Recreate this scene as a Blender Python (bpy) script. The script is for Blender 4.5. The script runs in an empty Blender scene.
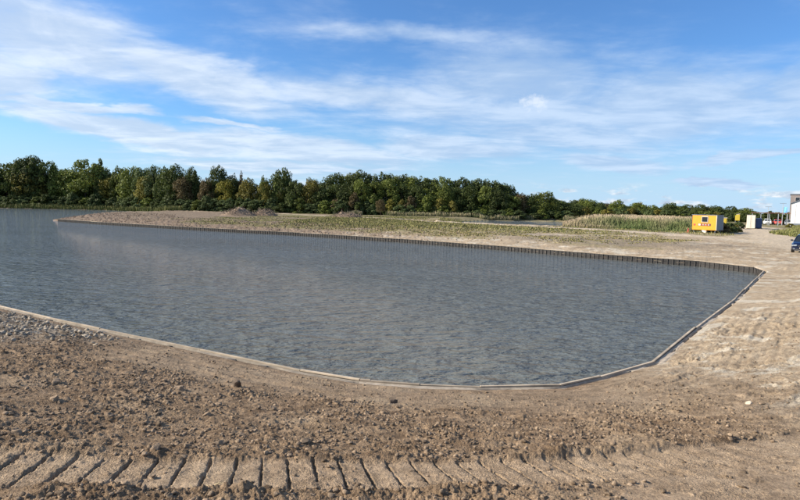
import bpy, bmesh, math, random
import numpy as np
from mathutils import Vector, Matrix, Euler

random.seed(7)
R = math.radians
col = bpy.context.scene.collection
scene = bpy.context.scene

# ------------------------------------------------------------------ camera
EYE = Vector((0.0, 0.0, 4.0))
cam_d = bpy.data.cameras.new("camera")
cam_d.sensor_width = 36.0
cam_d.lens = 26.0
cam_d.clip_start = 0.1
cam_d.clip_end = 9000.0
cam = bpy.data.objects.new("camera", cam_d)
col.objects.link(cam)
rho, th = R(1.2), R(4.3)
f_ = Vector((0, math.cos(th), -math.sin(th)))
r0 = Vector((1, 0, 0))
u0 = r0.cross(f_)
r_ = r0 * math.cos(rho) + u0 * math.sin(rho)
u_ = -r0 * math.sin(rho) + u0 * math.cos(rho)
M = Matrix((r_, u_, -f_)).transposed().to_4x4()
M.translation = EYE
cam.matrix_world = M
scene.camera = cam

# ------------------------------------------------------------------ light
SUN_EL, SUN_AZ = R(29.0), R(-91.0)          # azimuth from +Y towards +X; sun on the left
sd = Vector((math.cos(SUN_EL) * math.sin(SUN_AZ), math.cos(SUN_EL) * math.cos(SUN_AZ), math.sin(SUN_EL)))
sun_d = bpy.data.lights.new("sun", 'SUN')
sun_d.energy = 5.0
sun_d.angle = R(0.5)
sun_d.color = (1.0, 0.91, 0.77)
sun = bpy.data.objects.new("sun", sun_d)
sun.rotation_euler = sd.to_track_quat('Z', 'Y').to_euler()
sun.location = (-60, 0, 60)
col.objects.link(sun)

scene.view_settings.view_transform = 'Standard'
scene.view_settings.look = 'None'
scene.view_settings.gamma = 1.0
scene.view_settings.exposure = 0.8
scene.view_settings.use_curve_mapping = False
scene.cycles.max_bounces = 6
scene.cycles.sample_clamp_direct = 8.0
scene.cycles.sample_clamp_indirect = 4.0
scene.cycles.transparent_max_bounces = 8


class NT:
    """small helper to write node trees"""
    def __init__(s, tree):
        s.t = tree
        s.n = tree.nodes
        s.l = tree.links

    def node(s, typ, ins=None, **kw):
        nd = s.n.new(typ)
        for k, v in kw.items():
            setattr(nd, k, v)
        for k, v in (ins or {}).items():
            s.put(nd.inputs[k], v)
        return nd

    def put(s, sock, v):
        if isinstance(v, bpy.types.NodeSocket):
            s.l.new(v, sock)
        else:
            if sock.type == 'RGBA' and hasattr(v, '__len__') and len(v) == 3:
                v = (*v, 1.0)
            sock.default_value = v

    def math(s, op, a, b=0.0, c=0.0, clamp=False):
        nd = s.n.new('ShaderNodeMath')
        nd.operation = op
        nd.use_clamp = clamp
        s.put(nd.inputs[0], a)
        s.put(nd.inputs[1], b)
        if len(nd.inputs) > 2:
            s.put(nd.inputs[2], c)
        return nd.outputs[0]

    def vmath(s, op, a, b=(0, 0, 0)):
        nd = s.n.new('ShaderNodeVectorMath')
        nd.operation = op
        s.put(nd.inputs[0], a)
        s.put(nd.inputs[1], b)
        return nd.outputs[0]

    def mix(s, fac, a, b, blend='MIX'):
        nd = s.n.new('ShaderNodeMix')
        nd.data_type = 'RGBA'
        nd.blend_type = blend
        s.put(nd.inputs[0], fac)
        s.put(nd.inputs[6], a)
        s.put(nd.inputs[7], b)
        return nd.outputs[2]

    def ramp(s, fac, lo, hi, a=0.0, b=1.0, smooth=True):
        nd = s.n.new('ShaderNodeMapRange')
        nd.interpolation_type = 'SMOOTHSTEP' if smooth else 'LINEAR'
        s.put(nd.inputs[0], fac)
        for i, v in zip((1, 2, 3, 4), (lo, hi, a, b)):
            s.put(nd.inputs[i], v)
        return nd.outputs[0]

    def noise(s, vec, scale, detail=4.0, rough=0.55, dist=0.0, out=0):
        nd = s.n.new('ShaderNodeTexNoise')
        s.put(nd.inputs['Vector'], vec)
        nd.inputs['Scale'].default_value = scale
        nd.inputs['Detail'].default_value = detail
        nd.inputs['Roughness'].default_value = rough
        nd.inputs['Distortion'].default_value = dist
        return nd.outputs[out]


# ------------------------------------------------------------------ sky
world = bpy.data.worlds.new("World")
scene.world = world
world.use_nodes = True
W = NT(world.node_tree)
W.n.clear()
out = W.node('ShaderNodeOutputWorld')
bg = W.node('ShaderNodeBackground')
W.l.new(bg.outputs[0], out.inputs[0])
sky = W.node('ShaderNodeTexSky')
sky.sky_type = 'NISHITA'
sky.sun_disc = False
sky.sun_elevation = SUN_EL
sky.sun_rotation = SUN_AZ
sky.altitude = 0
sky.air_density = 1.0
sky.dust_density = 0.6
sky.ozone_density = 1.6
SKY_K = 0.125
tc = W.node('ShaderNodeTexCoord').outputs['Generated']
d = W.vmath('NORMALIZE', tc)
sx = W.node('ShaderNodeSeparateXYZ', {0: d})
dx, dy, dz = sx.outputs[0], sx.outputs[1], sx.outputs[2]
az = W.math('MULTIPLY', W.math('ARCTAN2', dx, dy), 57.2958)       # degrees right of +Y
el = W.math('MULTIPLY', W.math('ARCSINE', dz), 57.2958)
# cloud-plane coordinates for texture
zz = W.math('ADD', W.math('MAXIMUM', dz, 0.0), 0.07)
px_ = W.math('DIVIDE', dx, zz)
py_ = W.math('DIVIDE', dy, zz)
P = W.node('ShaderNodeCombineXYZ', {0: px_, 1: py_, 2: 0.0}).outputs[0]
rot = W.node('ShaderNodeMapping', {'Vector': P, 'Rotation': (0, 0, R(-28)), 'Scale': (0.55, 1.2, 1)}).outputs[0]
wisp = W.noise(rot, 1.1, 9, 0.60, 0.6)
puff = W.noise(P, 2.1, 8, 0.6, 0.4)
fine = W.noise(P, 6.5, 5, 0.6, 0.2)
# angular coordinate field that carries the cloud banks seen from the site, warped by noise
AE = W.node('ShaderNodeCombineXYZ', {0: az, 1: el, 2: 0.0}).outputs[0]
wn = W.noise(W.vmath('MULTIPLY', AE, (0.5, 1.6, 0)), 0.16, 5, 0.6, 0.0, out=1)
warp = W.vmath('MULTIPLY', W.vmath('SUBTRACT', wn, (0.5, 0.5, 0.5)), (14.0, 4.0, 0))
AEw = W.vmath('ADD', AE, warp)


def bank(caz, cel, half_w, half_h, tilt, amp, sharp=1.0):
    """soft elliptical cloud bank; centre and half sizes in degrees, tilt in degrees (positive rises to the right)"""
    mp = W.node('ShaderNodeMapping', {'Vector': W.vmath('SUBTRACT', AEw, (caz, cel, 0)),
                                      'Rotation': (0, 0, R(-tilt)), 'Scale': (1.0, 1.0, 1.0)}).outputs[0]
    q = W.vmath('DIVIDE', mp, (half_w, half_h, 1.0))
    ln = W.node('ShaderNodeVectorMath', {0: q}, operation='LENGTH').outputs['Value']
    return W.math('MULTIPLY', W.ramp(ln, 1.0 + 0.35 / sharp, max(0.0, 1.0 - 0.75 / sharp)), amp)


banks = [
    (-31.2, 13.3, 11.6, 3.73, -8, 0.85, 0.9),
    (-19.1, 11.5, 11.5, 2.53, -13, 0.85, 1.0),
    (-2.0, 10.4, 13.9, 2.48, -6, 0.80, 0.9),
    (11.7, 12.1, 12.4, 3.88, 0, 0.80, 0.9),
    (24.2, 9.3, 12.4, 4.07, -4, 0.85, 0.9),
    (34.0, 9.3, 6.8, 3.45, 4, 0.80, 0.9),
    (-25.0, 6.1, 11.0, 1.52, -9, 1.05, 1.1),
    (-9.8, 5.1, 13.5, 1.78, -4, 1.00, 1.0),
    (4.9, 5.9, 8.9, 1.66, 0, 0.85, 1.0),
    (-29.7, 8.2, 6.7, 0.60, -3, 0.95, 1.2),
    (19.1, 4.3, 7.1, 0.94, -2, 0.80, 1.1),
    (27.4, 2.8, 3.9, 0.44, 1, 1.00, 1.3),
    (0.0, 15.9, 10.9, 1.09, -3, 0.50, 0.9),
    (15.5, 7.1, 13.8, 2.48, -3, 0.75, 1.0),
    (-34.7, 9.9, 6.0, 2.45, -4, 0.95, 0.9),
    (-16.8, 7.5, 6.4, 0.47, -5, 0.70, 1.1),
    (30.5, 4.7, 5.2, 0.51, 5, 0.80, 1.2),
    (-12.5, 3.4, 13.0, 0.80, -3, 0.75, 0.9),
    (16.0, 9.0, 24.0, 5.00, -1, 0.72, 0.6),
]
acc = None
for b in banks:
    v = bank(*b)
    acc = v if acc is None else W.math('MAXIMUM', acc, v)
# elsewhere in the sky: the same kind of cloud from large noise
big = W.noise(P, 0.55, 4, 0.5, 0.3)
side = W.ramp(W.math('ABSOLUTE', az), 44, 70)
high = W.ramp(el, 20, 32)
gen = W.math('MULTIPLY', W.ramp(big, 0.42, 0.62), W.math('MULTIPLY', W.math('MAXIMUM', side, high), 0.85))
acc = W.math('MAXIMUM', acc, gen)
tex = W.math('ADD', W.math('MULTIPLY', wisp, 0.42), W.math('ADD', W.math('MULTIPLY', puff, 0.43), W.math('MULTIPLY', fine, 0.15)))
dens = W.math('ADD', acc, W.math('MULTIPLY', W.math('SUBTRACT', tex, 0.43), 1.6))
thin = W.math('MULTIPLY', W.ramp(dens, 0.08, 0.95), 0.84)
# small bright cumulus low over the horizon
cn = W.noise(W.vmath('MULTIPLY', AE, (0.26, 0.9, 0)), 1.0, 7, 0.6)
cwin = W.math('MULTIPLY', W.ramp(el, 0.1, 0.9), W.ramp(el, 2.9, 1.3))
cum = W.math('MULTIPLY', W.ramp(cn, 0.51, 0.62), cwin)
cshade = W.ramp(W.noise(W.vmath('MULTIPLY', AE, (0.55, 1.1, 0)), 1.6, 6, 0.6), 0.35, 0.65)
# single small puff
one = W.vmath('DIVIDE', W.vmath('SUBTRACT', AE, (12.6, 10.0, 0)), (1.5, 0.7, 1))
one = W.node('ShaderNodeVectorMath', {0: one}, operation='LENGTH').outputs['Value']
one = W.math('MULTIPLY', W.ramp(W.math('ADD', one, W.math('MULTIPLY', W.math('SUBTRACT', W.noise(AE, 1.1, 5, 0.65), 0.5), 3.6)), 1.25, 0.0), 0.62)
skyc = W.vmath('MULTIPLY', sky.outputs[0], (SKY_K, SKY_K, SKY_K))
skyc = W.mix(1.0, skyc, (0.50, 0.80, 1.16), 'MULTIPLY')
skyc = W.mix(W.ramp(el, 9.0, -1.0, 0.0, 0.9), skyc, (0.46, 0.64, 0.84))   # pale air over the horizon
brt = W.ramp(W.math('ADD', W.math('MULTIPLY', puff, 0.5), W.math('MULTIPLY', wisp, 0.5)), 0.40, 0.62)
left = W.ramp(az, 22, -30)
ccol = W.mix(brt, (0.36, 0.50, 0.71), (0.54, 0.66, 0.83))
ccol = W.mix(W.math('MULTIPLY', left, 0.8), ccol, W.mix(brt, (0.52, 0.62, 0.76), (0.78, 0.84, 0.91)))
c1 = W.mix(thin, skyc, ccol)
c2 = W.mix(W.math('MULTIPLY', cum, 0.92), c1, W.mix(cshade, (0.42, 0.50, 0.62), (0.80, 0.82, 0.84)))
c3 = W.mix(one, c2, (0.74, 0.80, 0.88))
W.l.new(c3, bg.inputs[0])
bg.inputs[1].default_value = 0.70

# ------------------------------------------------------------------ numpy noise


def h2(ix, iy, seed):
    ix = ix.astype(np.int64).astype(np.uint32)
    iy = iy.astype(np.int64).astype(np.uint32)
    h = ix * np.uint32(374761393) + iy * np.uint32(668265263) + np.uint32((seed * 2246822519) & 0xffffffff)
    h = (h ^ (h >> np.uint32(13))) * np.uint32(1274126177)
    h = (h ^ (h >> np.uint32(16))) * np.uint32(2246822519)
    h = h ^ (h >> np.uint32(15))
    return h.astype(np.float64) / 4294967295.0


def vn(x, y, seed=0):
    ix, iy = np.floor(x), np.floor(y)
    fx, fy = x - ix, y - iy
    fx = fx * fx * fx * (fx * (fx * 6 - 15) + 10)
    fy = fy * fy * fy * (fy * (fy * 6 - 15) + 10)
    a, b = h2(ix, iy, seed), h2(ix + 1, iy, seed)
    c, e = h2(ix, iy + 1, seed), h2(ix + 1, iy + 1, seed)
    return (a + (b - a) * fx) * (1 - fy) + (c + (e - c) * fx) * fy


def fbm(x, y, octv=4, seed=0, gain=0.5):
    s, a, t = 0.0, 1.0, 0.0
    c, n = math.cos(0.6), math.sin(0.6)
    for k in range(octv):
        s = s + a * (vn(x, y, seed + k * 17) - 0.5)
        t += a
        a *= gain
        x, y = (x * c - y * n) * 2.03 + 7.3, (x * n + y * c) * 2.03 - 3.1
    return s / t * 2.0            # about -1..1


def lumps(x, y, cell, seed, fill=0.7):
    """rounded irregular clods lying on a plane: height in metres"""
    wx = x + cell * 0.35 * fbm(x / cell * 2.1, y / cell * 2.1, 2, seed + 5)
    wy = y + cell * 0.35 * fbm(x / cell * 2.1 + 31, y / cell * 2.1, 2, seed + 9)
    gx, gy = wx / cell, wy / cell
    ix, iy = np.floor(gx), np.floor(gy)
    h = np.zeros_like(x)
    for i in (-1, 0, 1):
        for j in (-1, 0, 1):
            cx, cy = ix + i, iy + j
            jx = cx + 0.1 + 0.8 * h2(cx, cy, seed)
            jy = cy + 0.1 + 0.8 * h2(cx, cy, seed + 1)
            q = h2(cx, cy, seed + 2)
            rr = np.where(q < fill, 0.22 + 0.38 * (q / fill) ** 2, 0.0)
            e = 0.7 + 0.6 * h2(cx, cy, seed + 3)
            d2 = ((gx - jx) * e) ** 2 + ((gy - jy) / e) ** 2
            k = np.sqrt(np.clip(1 - d2 / np.maximum(rr * rr, 1e-6), 0, 1)) * rr * 0.85
            h = np.maximum(h, k)
    return h * cell


def sst(x, a, b):
    t = np.clip((x - a) / (b - a), 0, 1)
    return t * t * (3 - 2 * t)


# ------------------------------------------------------------------ plan of the place
NEAR = [(-300, 170), (-120, 95), (-60, 51), (-26, 27.6), (-13.35, 19.13), (-10.59, 17.34), (-8.36, 15.98), (-4.84, 13.9),
        (-2.11, 12.29), (-0.77, 11.67), (0.46, 11.46), (1.67, 11.41), (3.34, 11.61), (4.4, 12.31), (6.16, 13.67),
        (9.32, 17.88), (14.19, 24.21), (23.13, 36.53)]
FAR = [(23.9, 38.8), (22.32, 42.83), (16.6, 47.83), (9.63, 55.63), (-0.03, 64.34), (-12.77, 73.48), (-28.5, 82.16),
       (-49.57, 95.34), (-62.76, 105.92)]
BACK = [(-67, 111), (-78, 140), (-86, 165), (-84, 190), (-92, 216), (-120, 236), (-162, 236), (-300, 232)]
POND = NEAR + FAR + BACK
BACKWATER = [(14, 134), (21, 127), (27, 121), (35.5, 122), (45, 150), (58, 195), (30, 193), (18, 168)]
PATH = [(-75, 205), (-43, 190), (-30, 176), (-0.2, 148.6), (28.2, 102.3), (38, 84), (41.4, 72), (42, 60)]
ROAD = [(100, 190), (84, 150), (72, 118), (60, 92), (50, 72), (42, 56), (40, 40)]


def seg_dist(x, y, pts, closed=False):
    best = np.full(x.shape, 1e9)
    n = len(pts)
    for i in range(n if closed else n - 1):
        ax, ay = pts[i]
        bx, by = pts[(i + 1) % n]
        vx, vy = bx - ax, by - ay
        t = np.clip(((x - ax) * vx + (y - ay) * vy) / (vx * vx + vy * vy), 0, 1)
        best = np.minimum(best, (x - ax - t * vx) ** 2 + (y - ay - t * vy) ** 2)
    return np.sqrt(best)


def inside(x, y, pts):
    r = np.zeros(x.shape, bool)
    n = len(pts)
    for i in range(n):
        ax, ay = pts[i]
        bx, by = pts[(i + 1) % n]
        c = ((ay > y) != (by > y)) & (x < (bx - ax) * (y - ay) / (by - ay + 1e-12) + ax)
        r ^= c
    return r


def sdist(x, y):
    d1 = seg_dist(x, y, POND, True)
    d1 = np.where(inside(x, y, POND), -d1, d1)
    d2 = seg_dist(x, y, BACKWATER, True)
    d2 = np.where(inside(x, y, BACKWATER), -d2, d2)
    return np.minimum(d1, d2), d2


K = 1.07
BX = np.array([-9, -6, -3.28, -2.4, -1, .6, 2, 3.2, 6, 9]) * K
BY = np.array([4.0, 4.15, 4.34, 4.38, 4.55, 4.76, 5.1, 5.45, 6.3, 7.4]) * K


def ground(x, y):
    """height and surface masks of the ground at world points"""
    x = np.asarray(x, float)
    y = np.asarray(y, float)
    s, sb = sdist(x, y)
    r = np.sqrt(x * x + y * y)
    natural = ((sb < 6) | (y > 170) | ((x < -64) & (y > 104))).astype(float)
    nearw = 1 - sst(r, 16, 40)
    nearw = nearw * sst(-(y - 0.9 * np.abs(x)) + 60, 0, 30)
    lin = np.where(s < 7, s * 0.2, 1.4 + 0.45 * (1 - np.exp(-(s - 7) / 3.0)))
    flat = 0.5 * (1 - np.exp(-np.maximum(s, 0) / 7.0))
    base = 0.36 + lin * nearw + flat * (1 - nearw)
    base = base + 0.2 * sst(y, 85, 120) * sst(x, 20, 50) + 0.25 * sst(s, 3, 25) * sst(x, 12, 30) * sst(y, 60, 10)
    hn = np.minimum(0.05 + np.maximum(s, 0) * 0.16, 0.9)
    base = base * (1 - natural) + hn * natural
    # broad undulation
    far_amp = sst(r, 10, 40)
    base = base + sst(s, 0.3, 3) * (0.06 + 0.05 * far_amp) * fbm(x * 0.35, y * 0.35, 3, 3)
    # ----- masks
    cy = np.interp(x, BX, BY)
    t = (y - cy)
    inband = (1 - sst(np.abs(t + 0.05 + 0.03 * fbm(x * 3, y * 3, 2, 8)), 0.40, 0.48)) * (1 - sst(x, 3.0, 5.0)) * sst(x, -14, -10)
    smoothR = sst(x + 0.3 * fbm(x, y, 3, 12), 0.9, 2.4) * (1 - sst(t, 0.28, 0.42)) * sst(t, -3.5, -1.0)
    smoothR = np.maximum(smoothR, sst(x, 5.0, 7.5) * 0.85)
    strip = sst(s, 0.25, 0.6) * (1 - sst(s + 0.5 * fbm(x * .7, y * .7, 3, 14), 2.1, 3.2)) * (1 - sst(-x, 5.0, 7.5))
    rubble = (1 - sst(np.hypot((x + 10.6), (y - 14.6) * 0.9), 2.3, 4.6)) * sst(s, 0.3, 0.8)
    rough = 1 - np.clip(inband + smoothR + strip * 0.75, 0, 1)
    rough = rough * (1 - 0.75 * sst(x, 2.5, 6.5)) * (1 - sst(s, 14, 18) * 0.3)
    rough = rough * (0.7 + 0.5 * sst(fbm(x * 0.9, y * 0.9, 3, 21), -0.3, 0.4))
    nearz = 1 - sst(r, 20, 30)
    h = base.copy()
    idx = (r < 30) & (s > -0.3)
    xi, yi = x[idx], y[idx]
    n1 = fbm(xi * 1.7, yi * 1.7, 4, 31)
    n2 = fbm(xi * 9, yi * 9, 4, 33, 0.6)
    n3 = fbm(xi * 30, yi * 30, 3, 35, 0.7)
    L = np.maximum(0.55 * lumps(xi, yi, 0.15, 40, 0.4), np.maximum(0.8 * lumps(xi, yi, 0.085, 44, 0.7), lumps(xi, yi, 0.045, 48, 0.8)))
    L = L * (0.55 + 0.6 * sst(n1, -.4, .5)) + 0.5 * lumps(xi, yi, 0.026, 49, 0.8)
    L2 = np.maximum(lumps(xi, yi, 0.07, 54, 0.35), lumps(xi, yi, 0.035, 58, 0.5))
    rg = rough[idx]
    dz_ = rg * (0.60 * L + 0.030 * n1 + 0.022 * n2 + 0.013 * n3 + 0.02 * np.abs(n2) * (n1 > 0))
    dz_ += (1 - rg) * (0.5 * L2 * (0.3 + 0.7 * (n1 > 0.0)) + 0.010 * n1 + 0.008 * n2 + 0.0035 * n3)
    # ruts parallel to the shore in the smoother strip
    st = strip[idx]
    si = s[idx]
    dz_ += st * 0.05 * fbm(xi * 0.5, si * 5.0, 4, 61)
    # streaks on the right hand slope
    ca, sa = math.cos(R(24)), math.sin(R(24))
    a_, b_ = xi * ca + yi * sa, -xi * sa + yi * ca
    mr = sst(xi, 3.5, 7.0)
    rs = fbm(a_ * 0.35, b_ * 2.6, 4, 65)
    dz_ += mr * (0.012 * rs * sst(n1, -.3, .4) + 0.05 * fbm(a_ * 1.1, b_ * 3.2, 4, 66) + 0.042 * n2 * sst(n1, -.4, .4) + 0.012 * n3 + 0.5 * L * sst(n1 + .3 * n2, .15, .5))
    for bc, wd in ((6.35, .13), (8.15, .16), (9.95, .15), (11.9, .2), (14.3, .22)):
        bb_ = b_ - bc + 0.25 * fbm(a_ * .25, a_ * 0 + bc, 2, 69)
        dz_ += mr * np.exp(-(bb_ / wd) ** 2) * (-0.035 + 0.014 * np.sin(a_ * 26) + .02 * n2) * sst(n1, -.5, .1)
        dz_ += mr * np.exp(-((bb_ + wd * 1.7) / (wd * .6)) ** 2) * (0.02 + .03 * n2) * sst(n1, -.5, .1)
    # faint track streaks in the smooth ground lower right
    ms = smoothR[idx] * (1 - mr)
    ti = t[idx]
    dz_ += ms * 0.018 * fbm(xi * 0.6, ti * 7.0, 3, 67)
    # crawler print
    ib = inband[idx]
    g = (0.978 * xi + 0.21 * yi) / 0.232 + 0.025 * fbm(xi * 2, yi * 2, 2, 71)
    gf = g - np.floor(g)
    gid = np.floor(g)
    wv = np.maximum(0.012, 0.042 + 0.04 * h2(gid, gid * 0, 73) + 0.085 * n2)
    gd = 1 - sst(np.abs(gf - 0.5), wv * 0.5, wv)
    gd *= sst(fbm(gid * 3.7, ti * 3.5, 3, 75) + 0.62, 0.0, 0.5)
    tiltp = 0.006 * np.sin(gf * 2 * math.pi)
    fade = 1 - 0.6 * sst(xi, 0.9, 3.6)
    dz_ += ib * (-0.03 - 0.044 * gd * fade + tiltp + 0.004 * n2 - 0.012 * sst(n2, .25, .5))
    # windrow pushed up along the far edge of the track
    ridge = np.exp(-((ti - 0.52 - 0.05 * n1) / 0.10) ** 2) * (0.35 + 0.65 * sst(xi, 1.0, 2.2)) * (1 - sst(xi, 3.6, 5.2))
    dz_ += ridge * (0.03 + 0.04 * sst(xi, .8, 1.6) + 0.02 * n1 + 0.6 * L)
    rid2 = np.exp(-((ti + 0.62 - 0.06 * n1) / 0.10) ** 2) * (1 - sst(xi, 1.6, 2.6))
    dz_ += rid2 * (0.012 + 0.3 * L)
    # rubble patch
    rb = rubble[idx]
    dz_ += rb * (0.08 * np.abs(n1) + 0.4 * np.maximum(lumps(xi, yi, 0.32, 81, 0.6), lumps(xi, yi, 0.17, 83, 0.7)))
    edge = sst(si, 0.10, 0.6)
    h[idx] += dz_ * nearz[idx] * edge
    # far relief
    fz = (1 - nearz) * sst(s, 0.2, 1.5)
    h += fz * (0.05 + 0.12 * sst(-x, -10, 15) * sst(s, .5, 2) * (1 - sst(s, 14, 22))) * (fbm(x * 1.3, y * 1.3, 4, 91) + 0.6 * fbm(x * 5, y * 5, 2, 93))
    # brush heaps stand on slight rises, drop into the water
    drop = sst(s, 0.05, -0.05 - 0.01 * r * 0)
    dq = np.where(natural > .5, 0.0, 0.14)
    k = np.clip((dq - s) / 0.06, 0, 1)
    h = h * (1 - k) + np.where(natural > .5, -0.35, -1.2) * k
    wetedge = 1 - sst(s, 0.0, 0.5)
    path = 1 - sst(seg_dist(x, y, PATH) + 0.8 * fbm(x * .4, y * .4, 3, 95), 1.3, 2.6)
    road = 1 - sst(seg_dist(x, y, ROAD) + 2.0 * fbm(x * .2, y * .2, 3, 97), 3.0, 8.0)
    track = np.maximum(path, road)
    pen = sst(y + x * 0.9, 52, 62) * sst(s, 3.5, 7.0) * (1 - track)
    green = pen * sst(fbm(x * .15, y * .15, 4, 99) + 0.5 - 0.02 * np.maximum(x - 12, 0) * (s < 40) - 0.8 * sst(-x, 28, 50), 0.1, 0.6)
    meadow = sst(s, 8, 14) * sst(seg_dist(x, y, PATH), 2.6, 5) * sst(y, 75, 95) * (1 - track)
    meadow = np.maximum(meadow, natural * sst(y, 120, 150) * (1 - track))
    return h, dict(rough=rough, dry=np.clip(sst(x, 3.2, 8.0) * 0.85 + far_amp * 0.8 * (0.12 + 0.88 * sst(x + 0.3 * y, -8, 22)), 0, 1) * (1 - rubble),
                   green=np.clip(green, 0, 1), meadow=meadow, track=track, rubble=rubble,
                   damp=sst(s, 6.0, 9.0) * (1 - sst(s, 17, 24)) * sst(x, 4, 20) * sst(y, 45, 60) * (1 - track) * sst(fbm(x * .25, y * .25, 3, 55), -.7, 0), dull=sst(-x, -8, 18) * sst(r, 40, 60) * (1 - 0.8 * track), band=np.clip(inband + smoothR * (1 - mrfull(x)), 0, 1), strip=strip, shore=wetedge)


def mrfull(x):
    return sst(x, 3.5, 7.0)


# ------------------------------------------------------------------ object helpers
def tag(o, label=None, cat=None, group=None, kind=None):
    if label: o['label'] = label
    if cat: o['category'] = cat
    if group: o['group'] = group
    if kind: o['kind'] = kind
    return o


def link(name, me, mats=(), parent=None, smooth=False):
    o = bpy.data.objects.new(name, me)
    col.objects.link(o)
    if parent is not None:
        o.parent = parent
    for m in (mats if isinstance(mats, (list, tuple)) else [mats]):
        me.materials.append(m)
    if smooth:
        me.shade_smooth()
    return o


def empty(name, loc, rz=0.0):
    o = bpy.data.objects.new(name, None)
    o.location = loc
    o.rotation_euler = (0, 0, rz)
    o.empty_display_size = 0.3
    col.objects.link(o)
    return o


def mesh_np(name, verts, faces, attrs=None, n=None):
    """verts Nx3, faces MxK arrays, all faces with K corners"""
    me = bpy.data.meshes.new(name)
    verts = np.ascontiguousarray(verts, np.float32)
    faces = np.ascontiguousarray(faces, np.int32)
    me.vertices.add(len(verts))
    me.vertices.foreach_set('co', verts.ravel())
    k = faces.shape[1]
    me.loops.add(faces.size)
    me.loops.foreach_set('vertex_index', faces.ravel())
    me.polygons.add(len(faces))
    me.polygons.foreach_set('loop_start', np.arange(0, faces.size, k, dtype=np.int32))
    me.polygons.foreach_set('loop_total', np.full(len(faces), k, np.int32))
    me.update(calc_edges=True)
    for a, v in (attrs or {}).items():
        at = me.attributes.new(a, 'FLOAT', 'POINT')
        at.data.foreach_set('value', np.ascontiguousarray(v, np.float32).ravel())
    return me


class MB:
    """collects boxes, bars and discs, builds one mesh"""
    def __init__(s):
        s.bm = bmesh.new()

    def box(s, c, size, rot=None, bevel=0.0, taper=None):
        r = bmesh.ops.create_cube(s.bm, size=1.0)
        vs = r['verts']
        for v in vs:
            tx = 1.0
            if taper and v.co.z > 0:
                tx = taper
            v.co = Vector((v.co.x * size[0] * tx, v.co.y * size[1] * tx, v.co.z * size[2]))
        if bevel:
            es = list({e for v in vs for e in v.link_edges})
            rb = bmesh.ops.bevel(s.bm, geom=es, offset=bevel, segments=1, affect='EDGES')
            vs = list({v for f in rb['faces'] for v in f.verts} | {v for v in vs if v.is_valid})
        m = Matrix.Translation(c)
        if rot is not None:
            m = m @ Euler(rot).to_matrix().to_4x4()
        bmesh.ops.transform(s.bm, matrix=m, verts=vs)
        return s

    def tube(s, a, b, r1, r2=None, seg=8):
        a, b = Vector(a), Vector(b)
        r2 = r1 if r2 is None else r2
        L = (b - a).length
        r = bmesh.ops.create_cone(s.bm, cap_ends=True, segments=seg, radius1=r1, radius2=r2, depth=L)
        q = (b - a).to_track_quat('Z', 'Y').to_matrix().to_4x4()
        bmesh.ops.transform(s.bm, matrix=Matrix.Translation((a + b) / 2) @ q, verts=r['verts'])
        return s

    def poly(s, pts, thick, axis):
        """extruded polygon"""
        vs = [s.bm.verts.new(p) for p in pts]
        fc = s.bm.faces.new(vs)
        r = bmesh.ops.extrude_face_region(s.bm, geom=[fc])
        nv = [g for g in r['geom'] if isinstance(g, bmesh.types.BMVert)]
        bmesh.ops.translate(s.bm, vec=Vector(axis) * thick, verts=nv)
        return s

    def mesh(s, name):
        bmesh.ops.recalc_face_normals(s.bm, faces=s.bm.faces[:])
        me = bpy.data.meshes.new(name)
        s.bm.to_mesh(me)
        s.bm.free()
        return me

    def build(s, name, mat, parent=None, smooth=False):
        return link(name, s.mesh(name), mat, parent, smooth)


# ------------------------------------------------------------------ materials
def new_mat(name):
    m = bpy.data.materials.new(name)
    m.use_nodes = True
    n = NT(m.node_tree)
    return m, n, m.node_tree.nodes['Principled BSDF']


def plain(name, colr, rough=0.6, metal=0.0, var=0.12, scale=3.0, spec=0.5, coat=0.0):
    m, n, b = new_mat(name)
    tc = n.node('ShaderNodeTexCoord').outputs['Object']
    nz = n.noise(tc, scale, 5, 0.6)
    f = n.ramp(nz, 0.3, 0.7, 1 - var, 1 + var)
    if var > 0.22:
        f = n.math('MULTIPLY', f, n.ramp(n.node('ShaderNodeObjectInfo').outputs['Random'], 0, 1, 0.72, 1.25, False))
    c = n.node('ShaderNodeVectorMath', {0: (*colr,), 'Scale': f}, operation='SCALE').outputs[0]
    n.put(b.inputs['Base Color'], c)
    b.inputs['Roughness'].default_value = rough
    b.inputs['Metallic'].default_value = metal
    b.inputs['Specular IOR Level'].default_value = spec
    b.inputs['Coat Weight'].default_value = coat
    return m


def attr(n, name):
    return n.node('ShaderNodeAttribute', attribute_name=name).outputs['Fac']


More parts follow.
